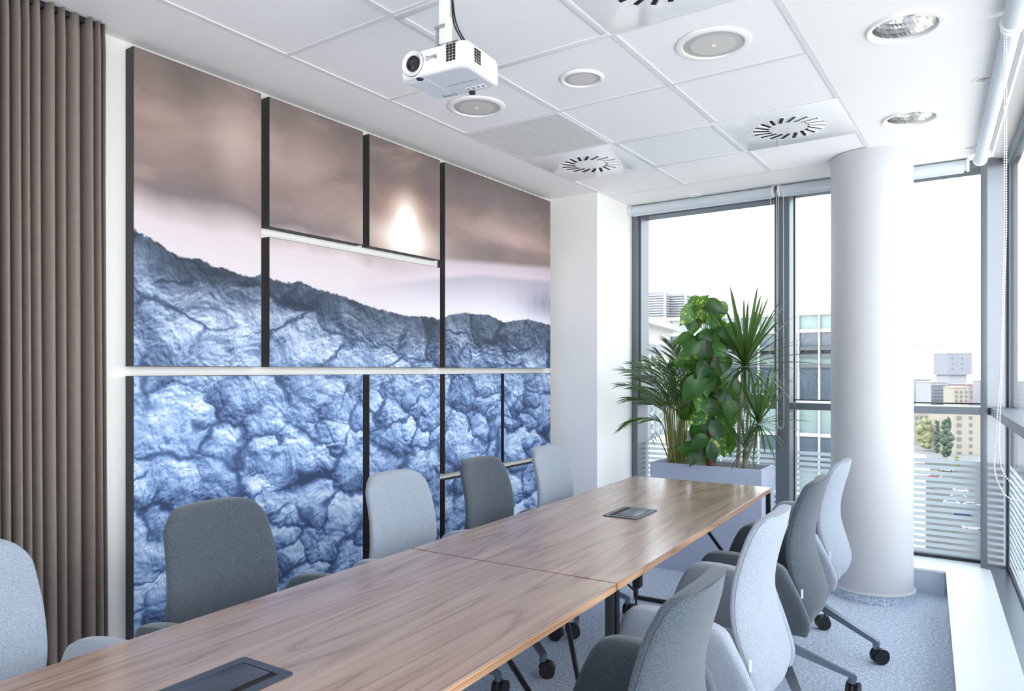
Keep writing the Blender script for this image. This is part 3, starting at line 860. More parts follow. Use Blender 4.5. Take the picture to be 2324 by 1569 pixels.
t = thing('return_grille', 'square slatted return air grille in the ceiling beside the print wall', 'air vent', (-2.170, 3.4385, CEIL))
box('frame_bar', (-0.298, -0.298, -0.004), (0.298, -0.286, 0.012), 'rail', t); box('frame_bar', (-0.298, 0.286, -0.004), (0.298, 0.298, 0.012), 'rail', t)
box('frame_bar', (-0.298, -0.286, -0.004), (-0.286, 0.286, 0.012), 'rail', t); box('frame_bar', (0.286, -0.286, -0.004), (0.298, 0.286, 0.012), 'rail', t)
box('backing', (-0.29, -0.29, 0.006), (0.29, 0.29, 0.012), 'grille_back', t)
sl = bmesh.new(); a_box(sl, (-0.0028, -0.286, -0.003), (0.0028, 0.286, 0.0005)); slm = bm_mesh('slat', sl)
for k in range(44): link('slat', slm, 'rail', t, loc=(-0.286 + 0.013*(k+0.5), 0, 0))
cr = bmesh.new()
for k in range(43): a_box(cr, (-0.286, -0.280+0.0133*k, -0.001), (0.286, -0.2785+0.0133*k, 0.001))
tag(link('cross_wires', bm_mesh('cross_wires', cr), 'rail', t), kind='stuff')

def lightpanel(x, y, label):
    t = thing('light_panel', label, 'ceiling light', (x, y, CEIL), group='square recessed light panels')
    for lo, hi in (((-0.298, -0.298), (0.298, -0.268)), ((-0.298, 0.268), (0.298, 0.298)), ((-0.298, -0.268), (-0.268, 0.268)), ((0.268, -0.268), (0.298, 0.268))):
        box('frame_bar', lo + (-0.006,), hi + (0.012,), 'rail', t, bev=0.0015)
    box('diffuser_sheet', (-0.268, -0.268, -0.0015), (0.268, 0.268, 0.004), 'panel_sheet', t)
lightpanel(-1.566, 4.041, 'square white light panel, switched off, between the two far air diffusers')
lightpanel(-1.566, 2.236, 'large square white light panel, switched off, right behind the projector pole')

def downlight(x, y, R, label):
    t = thing('downlight', label, 'ceiling light', (x, y, CEIL), group='large facetted downlights')
    lathe('trim_ring', [(R, 0.035), (R, -0.002), (R*1.03, -0.010), (R*1.15, -0.012), (R*1.18, -0.006), (R*1.18, 0.0)], 'plastic_white', t, 64)
    bm = bmesh.new(); seg, lv = 44, 9; rg = []
    rnd = random.Random(5)
    for j in range(lv+1):
        f = j/lv; r = R*0.98*math.cos(f*1.25); z = 0.005 + 0.13*math.sin(f*1.25)
        rg.append([bm.verts.new((r*math.cos(2*math.pi*(i+0.5*(j % 2))/seg)*(1+rnd.uniform(-.004, .004)), r*math.sin(2*math.pi*(i+0.5*(j % 2))/seg)*(1+rnd.uniform(-.004, .004)), z)) for i in range(seg)])
    for a, b in zip(rg, rg[1:]):
        for i in range(seg): bm.faces.new((a[i], a[(i+1) % seg], b[(i+1) % seg], b[i]))
    bm.faces.new(rg[-1])
    link('reflector', bm_mesh('reflector', bm), 'chrome', t)
    tube('lamp_tube', [(-0.03, 0, 0.10), (0.03, 0, 0.10)], 0.012, 'plastic_white', t, 12)
    return t
downlight(*DOWN[0], 'big round facetted mirror downlight nearest the top right corner')
downlight(*DOWN[1], 'round facetted mirror downlight above the column')
def spot(x, y, R, label):
    t = thing('spotlight', label, 'ceiling light', (x, y, CEIL), group='small recessed spotlights')
    lathe('trim_ring', [(R*0.95, 0.02), (R, -0.001), (R*1.15, -0.006), (R*1.38, -0.004), (R*1.4, 0.0)], 'plastic_white', t, 40)
    lathe('lamp_face', [(0, 0.016), (R*0.6, 0.014), (R*0.95, 0.010)], 'zinc', t, 40)
spot(*SPOT[0], 'small recessed spotlight beside the right-hand roller blind, nearer one')
spot(*SPOT[1], 'small recessed spotlight at the far end of the right-hand blind')
spot(*SPOT[2], 'small recessed spotlight above the casement window blind')

# ------------------------------------------------------------------ projector
def text_mesh(body, size, depth=0.0004):
    cu_ = bpy.data.curves.new('lettering', 'FONT'); cu_.body = body; cu_.size = size
    cu_.align_x = 'CENTER'; cu_.align_y = 'CENTER'; cu_.extrude = depth
    ob = bpy.data.objects.new('tmp', cu_); COL.objects.link(ob)
    bpy.context.view_layer.update()
    me = bpy.data.meshes.new_from_object(ob.evaluated_get(bpy.context.evaluated_depsgraph_get()))
    bpy.data.objects.remove(ob); me.materials.clear(); me.name = 'lettering'
    return me
PZ = 2.335
pcx, pcy = -1.520, 1.850
pj = thing('projector', 'white ceiling projector with lens facing the near end of the room', 'projector', (pcx, pcy, PZ), math.radians(4.5))
PW, PD, PH = 0.133, 0.104, 0.086
bm = bmesh.new()
def rrect(w, d, r, n=6):
    pts = []
    for cx_, cy_, a0 in ((w-r, d-r, 0), (-w+r, d-r, 90), (-w+r, -d+r, 180), (w-r, -d+r, 270)):
        for k in range(n+1):
            a = math.radians(a0 + 90*k/n); pts.append((cx_ + r*math.cos(a), cy_ + r*math.sin(a)))
    return pts
lay = [(0.0, -0.006), (0.004, -0.001), (0.010, 0.0), (0.018, 0.0), (0.020, -0.002), (0.022, 0.0), (PH*0.8, -0.002), (PH-0.004, -0.007), (PH, -0.014)]
rg = []
for z, ins in lay: rg.append([bm.verts.new((x, y, z)) for x, y in rrect(PW+ins, PD+ins, 0.022)])
for a, b in zip(rg, rg[1:]):
    for i in range(len(a)): bm.faces.new((a[i], a[(i+1) % len(a)], b[(i+1) % len(a)], b[i]))
bm.faces.new(rg[0][::-1]); bm.faces.new(rg[-1])
body = link('body', shade_auto(bm_mesh('body', bm), 25), 'plastic_white', pj)
bm = bmesh.new()
a = [bm.verts.new((x, y, -0.0012)) for x, y in rrect(PW-0.012, PD-0.012, 0.026)]; b = [bm.verts.new((x, y, 0.001)) for x, y in rrect(PW-0.010, PD-0.010, 0.026)]
bm.faces.new(a[::-1])
for i in range(len(a)): bm.faces.new((a[i], a[(i+1) % len(a)], b[(i+1) % len(a)], b[i]))
cov = link('cover_plate', bm_mesh('cover_plate', bm), 'plastic_cover', pj)
box('panel_seam', (-0.045, -0.085, -0.0017), (-0.0435, 0.075, -0.001), 'plastic_white', cov)
bm = bmesh.new(); a_box(bm, (-0.115, -0.088, -0.0016), (-0.055, -0.066, -0.001)); link('focus_recess', bm_mesh('focus_recess', bm), 'plastic_white', cov)
lathe('focus_wheel', [(0, 0.004), (0.012, 0.004), (0.012, -0.003), (0, -0.003)], 'black', pj, 24, loc=(-0.062, -0.084, 0.0))
lathe('lens_barrel', [(0.046, -0.004), (0.046, 0.004), (0.043, 0.007), (0.040, 0.004), (0.034, 0.001), (0.029, -0.001)], 'plastic_white', pj, 48, loc=(-0.075, -PD-0.001, 0.044), scl=0.88, rot=(math.pi/2, 0, 0))
lathe('lens_groove', [(0.0475, -0.002), (0.0475, 0.0012), (0.0458, 0.0012)], 'print_grey', pj, 48, loc=(-0.075, -PD-0.0005, 0.044), scl=0.88, rot=(math.pi/2, 0, 0))
lathe('lens_ring', [(0.029, 0.0), (0.028, 0.006), (0.022, 0.004), (0.020, 0.001)], 'black', pj, 40, loc=(-0.072, -PD-0.001, 0.043), scl=0.88, rot=(math.pi/2, 0, 0))
lathe('lens', [(0.021, 0.002), (0.012, 0.005), (0, 0.006)], 'lens', pj, 40, loc=(-0.072, -PD-0.001, 0.043), scl=0.88, rot=(math.pi/2, 0, 0))
lathe('sensor', [(0.006, -0.001), (0.006, 0.001), (0, 0.0012)], 'black', pj, 20, loc=(-0.121, -PD+0.011, 0.056), rot=(math.pi/2, 0, math.radians(-38)))
vm = bmesh.new(); a_box(vm, (-0.0048, -0.0007, -0.0036), (0.0048, 0.0007, 0.0036)); vm = bm_mesh('vent_hole', vm)
for i in range(3):
    for j in range(6): link('vent_hole', vm, 'dark_gap', pj, loc=(0.062+0.0125*i, -PD-0.0003, 0.026+0.0092*j))
for i in range(3):
    for j in range(5): link('vent_hole', vm, 'dark_gap', pj, loc=(PW+0.0003, -0.052+0.013*i, 0.028+0.0095*j), rot=(0, 0, math.pi/2))
sv = bmesh.new(); a_box(sv, (-0.0012, -0.0006, -0.004), (0.0012, 0.0006, 0.004)); sv = bm_mesh('top_slot', sv)
for i in range(9): link('top_slot', sv, 'dark_gap', pj, loc=(0.055+0.005*i, -PD+0.004, PH-0.003), rot=(math.radians(-40), 0, 0))
lt = text_mesh('BenQ', 0.019)
link('brand_lettering', lt, 'print_grey', pj, loc=(-0.002, -PD-0.0003, 0.050), rot=(math.pi/2, math.pi, 0))
lt2 = text_mesh('BenQ', 0.024)
link('brand_lettering', lt2, 'print_grey', cov, loc=(-0.055, 0.078, -0.0014), rot=(math.pi, 0, 0))
bm = bmesh.new(); rnd = random.Random(2)
x = -0.015
while x < 0.10:
    w = rnd.uniform(0.0018, 0.004); a_box(bm, (x, -0.0018, 0), (x+w, 0.0018, 0.0004)); x += w + 0.0012
link('caption_line', bm_mesh('caption_line', bm), 'print_grey', cov, loc=(0.0, 0.010, -0.0016))
for i in range(4):
    box('keypad_key', (0.025+0.019*i, 0.050, -0.0018), (0.041+0.019*i, 0.078, -0.0011), 'plastic_white', cov, bev=0.0003)
    bm = bmesh.new(); a_box(bm, (0.030+0.019*i, 0.058, -0.0021), (0.036+0.019*i, 0.070, -0.0017)); link('key_mark', bm_mesh('key_mark', bm), 'print_grey', cov)
lathe('foot', [(0, -0.011), (0.011, -0.010), (0.011, 0.001)], 'black', pj, 20, loc=(0.03, PD-0.016, 0))
# hanger
box('mount_plate', (-0.055, -0.06, PH), (0.055, 0.055, PH+0.006), 'plastic_white', pj, bev=0.001)
box('pole', (-0.013, -0.048, PH+0.03), (0.013, -0.020, CEIL-PZ-0.002), 'plastic_white', pj, bev=0.002)
box('side_channel', (-0.022, -0.05, PH+0.004), (-0.0135, -0.016, PH+0.085), 'zinc', pj)
box('side_channel', (0.0135, -0.05, PH+0.004), (0.018, -0.016, PH+0.12), 'plastic_white', pj)
box('clamp', (-0.026, -0.054, PH+0.080), (0.014, -0.014, PH+0.090), 'zinc', pj)
for z in (0.025, 0.055): lathe('bolt', [(0, 0.004), (0.005, 0.003), (0.005, -0.001)], 'zinc', pj, 10, loc=(-0.018, -0.0505, PH+z), rot=(math.pi/2, 0, 0))
box('ceiling_flange', (-0.06, -0.09, CEIL-PZ-0.012), (0.06, 0.03, CEIL-PZ-0.007), 'plastic_white', pj, bev=0.001)
for dx in (0.0, 0.008):
    c = catmull([(0.016, -0.015, 0.30), (0.020+dx, -0.010, 0.20), (0.035+dx, 0.01, 0.15), (0.060+dx, 0.04, 0.10), (0.065+dx, 0.05, 0.084)], 6)
    tube('cable', c, 0.0028, 'black', pj, 8)

# ------------------------------------------------------------------ tables
def make_table(origin, label):
    """origin: centre of the end at the seam side; table runs +local y for 2.08 m"""
    t = thing('conference_table', label, 'table', origin, TAB_ROT, group='walnut conference tables set end to end')
    L, W, Zt, th = 2.082, 0.399, 0.74, 0.024
    box('tabletop', (-W, 0.002, Zt-0.003), (W, L-0.002, Zt), 'walnut', t, bev=0.001, seg=1)
    box('edge_band', (-W, 0.002, Zt-th), (W, L-0.002, Zt-0.0032), 'walnut_edge', t)
    for ye in (0.016, L-0.016):
        for sx in (-1, 1):
            box('leg', (sx*(W-0.014)-0.011, ye-0.011, 0.012), (sx*(W-0.014)+0.011, ye+0.011, Zt-th), 'steel_black', t)
        box('foot_rail', (-W+0.003, ye-0.009, 0.004), (W-0.003, ye+0.009, 0.024), 'steel_black', t)
        box('top_rail', (-W+0.03, ye-0.009, Zt-th-0.02), (W-0.03, ye+0.009, Zt-th), 'steel_black', t)
    return t
e = Vector((-math.sin(TAB_ROT), math.cos(TAB_ROT), 0))
seam = Vector((-1.358, 1.936, 0))
tf = make_table(seam + e*0.0015, 'walnut table by the planter, far half of the long row')
tn = make_table(seam - e*2.0845, 'walnut table nearest the camera with the large power box')
for sx in (-1, 1):
    tube('brace', [(sx*0.375, 0.98, 0.712), (sx*0.385, 2.055, 0.05)], 0.0075, 'steel_black', tf, 8)
    tube('brace', [(sx*0.375, 0.90, 0.712), (sx*0.385, 0.035, 0.05)], 0.0075, 'steel_black', tf, 8) if sx < 0 else None
    tube('brace', [(sx*0.360, 2.085-0.255, 0.712), (sx*0.372, 2.055, 0.05)], 0.0075, 'steel_black', tn, 8)
    tube('brace', [(sx*0.375, 2.085-0.58, 0.712), (sx*0.385, 2.050, 0.05)], 0.0075, 'steel_black', tn, 8)
def power_box(parent_rot, c, label):
    t = thing('power_box', label, 'power outlet', (c[0], c[1], 0.7405), parent_rot, group='flush power boxes in the table tops')
    hx, hy = 0.081, 0.122
    bm = bmesh.new(); o_ = rrect(hx, hy, 0.008, 3)
    a = [bm.verts.new((x, y, 0.0)) for x, y in o_]; b = [bm.verts.new((x, y, 0.0035)) for x, y in o_]
    ii = rrect(hx-0.022, hy-0.022, 0.001, 3)
    ii = [(x+0.0, y) for x, y in ii]
    c_ = [bm.verts.new((x, y, 0.0035)) for x, y in ii]; d_ = [bm.verts.new((x, y, 0.0003)) for x, y in ii]
    n = len(o_)
    for p, q in ((a, b), (b, c_), (c_, d_)):
        for i in range(n): bm.faces.new((p[i], p[(i+1) % n], q[(i+1) % n], q[i]))
    bm.faces.new(d_)
    link('bezel', bm_mesh('bezel', bm), 'powder_dark', t)
    box('slot', (-hx+0.023, -hy+0.023, 0.0004), (hx-0.023, hy-0.023, 0.0010), 'dark_gap', t)
    box('lid', (-hx+0.0235, -hy+0.023, 0.0012), (hx-0.044, hy-0.026, 0.0042), 'powder_dark', t, bev=0.0006)
    return t
power_box(TAB_ROT+math.pi, (-1.378, 2.944), 'flush dark power box in the far table, seen small')
power_box(TAB_ROT, (-1.306, 0.857), 'flush dark power box with lid in the near table, cut by the picture edge')
tube('power_cable', [tuple(q) for q in catmull([(0.02, 1.05, 0.715), (0.04, 1.06, 0.55), (0.03, 1.05, 0.35), (0.05, 1.08, 0.15), (0.08, 1.1, 0.03)], 6)], 0.005, 'black', tf, 8)
box('cable_adapter', (0.02, 1.03, 0.40), (0.055, 1.075, 0.49), 'black', tf, bev=0.004)

# ------------------------------------------------------------------ chairs
def back_mesh():
    """padded back shell: closed sweep along the side profile; x across, +y front"""
    rear = [(0.10, 0.338), (0.0, 0.330), (-0.09, 0.342), (-0.155, 0.375), (-0.192, 0.425), (-0.200, 0.48), (-0.182, 0.55), (-0.163, 0.61), (-0.152, 0.67), (-0.155, 0.74), (-0.170, 0.81), (-0.190, 0.88), (-0.203, 0.945)]
    C = catmull([(0, y, z) for y, z in rear], 5)
    Ls = [0.0]
    for a, b in zip(C, C[1:]): Ls.append(Ls[-1] + (b-a).length)
    tot = Ls[-1]
    wt = [(0.0, 0.13), (0.10, 0.155), (0.22, 0.185), (0.34, 0.205), (0.50, 0.213), (0.62, 0.213), (0.78, 0.203), (1.0, 0.186)]
    tt = [(0.0, 0.020), (0.12, 0.034), (0.3, 0.052), (0.5, 0.050), (0.7, 0.050), (1.0, 0.052)]
    bm = bmesh.new(); rings = []; N = 36
    seq = [(C[i], i) for i in range(len(C))]
    # finer sampling near the top for the rounded crown
    samples = []
    for i in range(len(C)-1):
        k = 1 if Ls[i] < tot-0.12 else 4
        for j in range(k): samples.append((C[i].lerp(C[i+1], j/k), Ls[i] + (Ls[i+1]-Ls[i])*j/k, i))
    samples.append((C[-1], tot, len(C)-2))
    rc = 0.085
    for P, s, i in samples:
        f = s/tot; T = (C[min(i+1, len(C)-1)] - C[max(i-1, 0)]).normalized()
        Nn = Vector((0, T.z, -T.y))                 # front-facing normal of the profile
        if Nn.y < 0 and f > 0.4: Nn = -Nn
        w = interp(wt, f); th = interp(tt, f); d = tot - s
        if d < rc:
            q = math.sqrt(max(0.0, 1-((rc-d)/rc)**2)); w = w - rc + rc*q
            if d < 0.032: th *= math.sqrt(max(0.0, 1-((0.032-d)/0.032)**2))*0.9 + 0.1
        if s < 0.04: th *= 0.4 + 0.6*s/0.04
        w = max(w, 0.02)
        ring = []
        for k in range(N):
            a = 2*math.pi*k/N; ca, sa = math.cos(a), math.sin(a)
            x = w*math.copysign(abs(ca)**0.55, ca)
            off = th*0.5*(1 + math.copysign(abs(sa)**0.75, sa))
            wrap = (0.040 if f > 0.3 else 0.040*f/0.3)*(abs(x)/0.21)**2
            crown = -0.018*(abs(x)/0.2)**2 if d < 0.10 else -0.018*(abs(x)/0.2)**2*max(0.0, 1-(d-0.10)/0.2)
            q = P + Nn*(off + wrap) + T*crown
            ring.append(bm.verts.new((x, q.y, q.z)))
        rings.append(ring)
    for a, b in zip(rings, rings[1:]):
        for k in range(N): bm.faces.new((a[k], a[(k+1) % N], b[(k+1) % N], b[k]))
    bm.faces.new(rings[0][::-1]); bm.faces.new(rings[-1])
    seams = [[r_[k_].co.copy() + Vector((math.copysign(0.0006, r_[k_].co.x), -0.0008, 0)) for r_ in rings[6:-5]] for k_ in (19, 35)]
    return bm_mesh('backrest', bm, True), seams
BACK_ME, SEAMS = back_mesh()
def arm_mesh(side):
    """side panel with rolled top; profile in (y, z), flared outward"""
    out = [(-0.165, 0.37), (-0.175, 0.42), (-0.150, 0.50), (-0.115, 0.58), (-0.085, 0.635), (-0.02, 0.655), (0.08, 0.666), (0.165, 0.664), (0.208, 0.642), (0.238, 0.59), (0.268, 0.51), (0.292, 0.44), (0.298, 0.40), (0.280, 0.365)]
    C = catmull([(0, y, z) for y, z in out], 3)
    cen = Vector((0, 0.06, 0.47))
    bm = bmesh.new()
    prof = [(-0.5, 0.80), (-0.5, 0.93), (-0.40, 0.985), (-0.2, 1.0), (0.2, 1.0), (0.40, 0.985), (0.5, 0.93), (0.5, 0.80)]
    rings = []
    for P in C:
        ring = []
        for tx, k in prof:
            q = cen + (P-cen)*k
            th = 0.040 + 0.022*max(0, (q.z-0.5)/0.15)
            xo = 0.238 + 0.055*max(0.0, (q.z-0.38)/0.28)**1.2
            ring.append(bm.verts.new((side*(xo + tx*th), q.y, q.z)))
        rings.append(ring)
    n = len(prof)
    for a, b in zip(rings, rings[1:] + rings[:1]):
        for k in range(n-1): bm.faces.new((a[k], a[k+1], b[k+1], b[k]))
    bm.faces.new([r[0] for r in rings]); bm.faces.new([r[-1] for r in rings])
    return shade_auto(bm_mesh('armrest', bm), 60)
ARM_ME = {1: arm_mesh(1), -1: arm_mesh(-1)}
def seat_mesh():
    bm = bmesh.new(); rg = []
    for z, ins in [(0.365, -0.06), (0.37, -0.03), (0.39, -0.012), (0.42, -0.004), (0.445, 0.0), (0.462, -0.006), (0.472, -0.022), (0.475, -0.06), (0.474, -0.12)]:
        rg.append([bm.verts.new((x, y*1.12+0.07, z - (0.02*max(0, y-0.12)/0.1 if z > 0.44 else 0))) for x, y in rrect(0.222+ins, 0.222+ins, 0.09+ins*0.3, 6)])
    for a, b in zip(rg, rg[1:]):
        for i in range(len(a)): bm.faces.new((a[i], a[(i+1) % len(a)], b[(i+1) % len(a)], b[i]))
    bm.faces.new(rg[0][::-1]); bm.faces.new(rg[-1])
    return shade_auto(bm_mesh('seat', bm), 50)
SEAT_ME = seat_mesh()
def leg_mesh():
    bm = bmesh.new()
    secs = [(0.015, 0.238, 0.022, 0.040), (0.06, 0.226, 0.020, 0.036), (0.27, 0.128, 0.0155, 0.026), (0.318, 0.106, 0.015, 0.024), (0.333, 0.096, 0.014, 0.022)]
    rings = []
    for r, z, w, h in secs:
        rings.append([bm.verts.new((r, -w, z+h*0.4)), bm.verts.new((r, w, z+h*0.4)), bm.verts.new((r, w*0.8, z-h*0.6)), bm.verts.new((r, -w*0.8, z-h*0.6))])
    for a, b in zip(rings, rings[1:]):
        for k in range(4): bm.faces.new((a[k], a[(k+1) % 4], b[(k+1) % 4], b[k]))
    bm.faces.new(rings[0][::-1]); bm.faces.new(rings[-1])
    a_tube(bm, [(0.318, 0, 0.108), (0.318, 0, 0.072)], 0.0145, 12)
    me = bm_mesh('leg', bm); return shade_auto(me, 30)
LEG_ME = leg_mesh()
def castor_mesh():
    bm = bmesh.new()
    for s in (-1, 1):
        m4 = Matrix.Translation((0.020, s*0.014, 0.036)) @ Matrix.Rotation(math.pi/2, 4, 'X')
        bmesh.ops.create_cone(bm, cap_ends=True, segments=28, radius1=0.036 if s > 0 else 0.033, radius2=0.033 if s > 0 else 0.036, depth=0.020, matrix=m4)
    a_tube(bm, [(0.0, 0, 0.072), (0.0, 0, 0.045), (0.012, 0, 0.035)], 0.009, 10)
    a_tube(bm, [(-0.010, 0, 0.040), (-0.004, 0, 0.058), (0.012, 0, 0.064), (0.03, 0, 0.058)], 0.011, 8)
    me = bm_mesh('castor', bm); return shade_auto(me, 40)
CAST_ME = castor_mesh()
def make_chair(fab):
    t = thing('conference_chair', 'x', 'chair')
    bk = link('backrest', BACK_ME.copy(), fab, t)
    for sp in SEAMS:
        tube('seam', sp, 0.0011, fab, bk, 5)
    box('care_tag', (-0.2172, -0.146, 0.505), (-0.2165, -0.138, 0.540), 'tag', bk)
    tr = tube('hinge_trim', catmull([(-0.216, -0.118, 0.485), (-0.216, -0.130, 0.44), (-0.212, -0.115, 0.40), (-0.204, -0.075, 0.372)], 5), 0.005, 'black', bk, 6)
    tube('hinge_trim', catmull([(0.216, -0.118, 0.485), (0.216, -0.130, 0.44), (0.212, -0.115, 0.40), (0.204, -0.075, 0.372)], 5), 0.005, 'black', bk, 6)
    link('seat', SEAT_ME.copy(), fab, t)
    for s in (-1, 1): link('armrest', ARM_ME[s].copy(), fab, t)
    lathe('gas_column', [(0.024, 0.20), (0.024, 0.30), (0.05, 0.345), (0.09, 0.362), (0.0, 0.363)], 'steel_black', t, 24)
    lathe('hub', [(0.0, 0.205), (0.030, 0.21), (0.036, 0.225), (0.034, 0.246), (0.024, 0.252)], 'alu', t, 24)
    bs_ = []
    for k in range(4):
        lg = link('leg', LEG_ME, 'alu', t, rot=(0, 0, k*math.pi/2)); bs_.append(lg)
        link('castor', CAST_ME, 'black', lg, loc=(0.318, 0, 0), rot=(0, 0, 0.9+1.3*k))
    return t
proto = {'d': make_chair('fabric_dark'), 'l': make_chair('fabric_light')}
used = set()
# x, y, facing, base turn, fabric, label
CHAIRS = [
    (-0.812, 3.78, 90+2, -6, 'l', 'light grey conference chair beside the round column, farthest on the right side'),
    (-0.79, 3.10, 90+3, 33, 'd', 'dark grey conference chair on the right side, second from the column'),
    (-0.755, 2.315, 90+2, -62, 'l', 'light grey conference chair on the right side between two dark chairs'),
    (-0.69, 1.457, 90+2, 20, 'd', 'dark grey conference chair cut off by the bottom edge, right foreground'),
    (-2.0, 3.493, -90+4, 35, 'l', 'light grey conference chair next to the wall pier on the panel side'),
    (-2.0, 2.863, -90+3, -24, 'd', 'dark grey conference chair between two light chairs on the panel side'),
    (-2.0, 2.248, -90+3, 40, 'l', 'light grey conference chair in the middle of the panel side'),
    (-2.0, 1.403, -90+4, 15, 'd', 'large dark grey conference chair nearest on the panel side, before the boulders'),
    (-2.0, 0.665, -90+3, 55, 'l', 'light grey conference chair before the curtain, cut by the left edge'),
]
for x, y, rot, bt, k, lab in CHAIRS:
    c = proto[k] if k not in used else copy_tree(proto[k])
    used.add(k)
    c.location = (x, y, 0); c.rotation_euler = (0, 0, math.radians(rot))
    c['label'] = lab; c['group'] = 'conference chairs around the table'
    i = 0
    for ch in c.children:
        if ch.name.startswith('leg'):
            ch.rotation_euler = (0, 0, math.radians(bt - rot + 90*i)); i += 1

# ------------------------------------------------------------------ planter and plants
PX0, PX1, PY0, PY1, PH_ = -2.050, -1.282, 4.70, 5.010, 0.738
pl = thing('planter', 'tall rectangular lavender-grey planter box at the table end', 'planter', ((PX0+PX1)/2, (PY0+PY1)/2, 0))
hx, hy, wt = (PX1-PX0)/2, (PY1-PY0)/2, 0.016
bm = bmesh.new()
def ringrect(hx, hy, z): return [bm.verts.new(p) for p in ((-hx, -hy, z), (hx, -hy, z), (hx, hy, z), (-hx, hy, z))]
r_ = [ringrect(hx, hy, 0.0), ringrect(hx, hy, PH_), ringrect(hx-wt, hy-wt, PH_), ringrect(hx-wt, hy-wt, 0.55)]
for a, b in zip(r_, r_[1:]):
    for i in range(4): bm.faces.new((a[i], a[(i+1) % 4], b[(i+1) % 4], b[i]))
bm.faces.new(r_[0][::-1]); bm.faces.new(r_[-1])
bmesh.ops.bevel(bm, geom=[e_ for e_ in bm.edges if max(e_.verts[0].co.z, e_.verts[1].co.z) > PH_-0.001 and abs(abs(e_.verts[0].co.x)-hx) < 0.001 and abs(abs(e_.verts[1].co.x)-hx) < 0.001 or False], offset=0.003, segments=2, affect='EDGES')
link('box', bm_mesh('box', bm), 'planter', pl)
box('inner_liner', (-hx+wt, -hy+wt, 0.60), (hx-wt, hy-wt, 0.695), 'soil', pl)
bm = bmesh.new(); rnd = random.Random(11)
for k in range(1500):
    x, y = rnd.uniform(-hx+0.024, hx-0.024), rnd.uniform(-hy+0.024, hy-0.024)
    s = rnd.uniform(0.004, 0.008)
    m4 = Matrix.Translation((x, y, 0.697+rnd.uniform(0, 0.008))) @ Matrix.Rotation(rnd.uniform(0, 6), 4, 'Z') @ Matrix.Diagonal((1, rnd.uniform(0.6, 1), 0.7, 1))
    bmesh.ops.create_icosphere(bm, subdivisions=1, radius=s, matrix=m4)
tag(link('gravel', bm_mesh('gravel', bm), 'pebble', pl), kind='stuff')
SOILZ = 0.70

def leaf_heart(bend, cup, fold):
    """heart-shaped leaf, unit length along +y, normal +z"""
    outl = [(0.0, 0.0), (0.03, 0.16), (0.10, 0.29), (0.22, 0.365), (0.36, 0.37), (0.52, 0.32), (0.68, 0.215), (0.82, 0.10), (0.92, 0.035), (1.0, 0.0)]
    C = catmull([(t, w, 0) for t, w in outl], 2)
    bm = bmesh.new(); rows = []
    for q in C:
        t, w = q.x, max(0.0, q.y); row = []
        for k in range(-3, 4):
            s = k/3; x = w*s
            yb = t - 0.13*abs(s)**1.5*max(0.0, 1-t*4.0)
            z = -bend*t*t + cup*abs(s)**1.6*w - fold*abs(s)*0.0 + 0.02*math.sin(t*9)*s
            row.append(bm.verts.new((x, yb, z)))
        rows.append(row)
    for a, b in zip(rows, rows[1:]):
        for k in range(6): bm.faces.new((a[k], a[k+1], b[k+1], b[k]))
    bmesh.ops.remove_doubles(bm, verts=bm.verts, dist=1e-4)
    me = bm_mesh('leaf', bm, True); return me
HEART = [leaf_heart(0.10, 0.25, 0), leaf_heart(0.28, 0.12, 0), leaf_heart(0.18, -0.18, 0), leaf_heart(0.38, 0.30, 0)]
def orient(o, base, tip_dir, nrm, length):
    y = Vector(tip_dir).normalized(); n = Vector(nrm); n = (n - y*n.dot(y)).normalized(); x = y.cross(n)
    m4 = Matrix((x, y, n)).transposed().to_4x4()
    o.matrix_local = Matrix.Translation(base) @ m4 @ Matrix.Diagonal((length, length, length, 1))
# pothos on a coir pole
pp = on_y(1611, 1050, 4.835)
po = thing('pothos_plant', 'variegated heart-leaf climber on a brown coir pole, middle of planter', 'plant', (pp.x, 4.835, SOILZ))
tube('coir_pole', [(0, 0, -0.02), (0.002, 0, 0.5), (-0.006, 0, 0.96)], [0.026, 0.026, 0.024], 'coir', po, 16)
LV = [(1598,680,30,-50),(1560,718,50,125),(1574,736,55,95),(1627,699,47,25),(1625,739,42,60),(1552,771,46,172),(1563,795,42,140),(1598,806,52,100),(1590,768,42,178),(1638,800,42,60),(1668,779,46,22),(1547,822,46,176),(1590,843,44,120),(1603,873,56,95),(1633,843,50,80),(1568,889,60,120),(1587,916,46,108),(1630,892,42,50),(1649,908,34,78),(1611,932,42,98),(1635,943,44,58),(1660,937,46,72),(1579,951,44,152),(1598,969,46,80),(1627,983,44,88),(1585,977,42,112),(1560,1020,50,186),(1582,1007,42,150),(1574,1040,44,112),(1598,1036,46,62),(1622,1034,46,70),(1635,1018,46,58),(1654,1015,42,80),(1654,873,40,70),(1667,889,46,75),(1643,969,42,75),(1650,760,44,35),(1600,715,44,80),(1578,860,44,150)]
rnd = random.Random(21)
right = Vector((CS, SN, 0)); fwd = Vector((-SN, CS, 0)); upv = Vector((0, 0, 1))
def add_leaf(u, v, Lp, ang, dep, k):
    f0 = 4.87 + dep
    c = at_f(u, v, f0); L = Lp*1.10/FPX*f0
    a = math.radians(ang)
    td = right*math.cos(a) - upv*math.sin(a) + fwd*rnd.uniform(-0.55, 0.1)
    td.normalize()
    nr = -fwd*1.0 + upv*rnd.uniform(0.15, 0.8) + right*rnd.uniform(-0.45, 0.45)
    base = c - td*L*0.5 - po.location
    o = link('leaf', HEART[k % 4], 'pothos', po)
    orient(o, base, td, nr, L)
    return base
stems = bmesh.new()
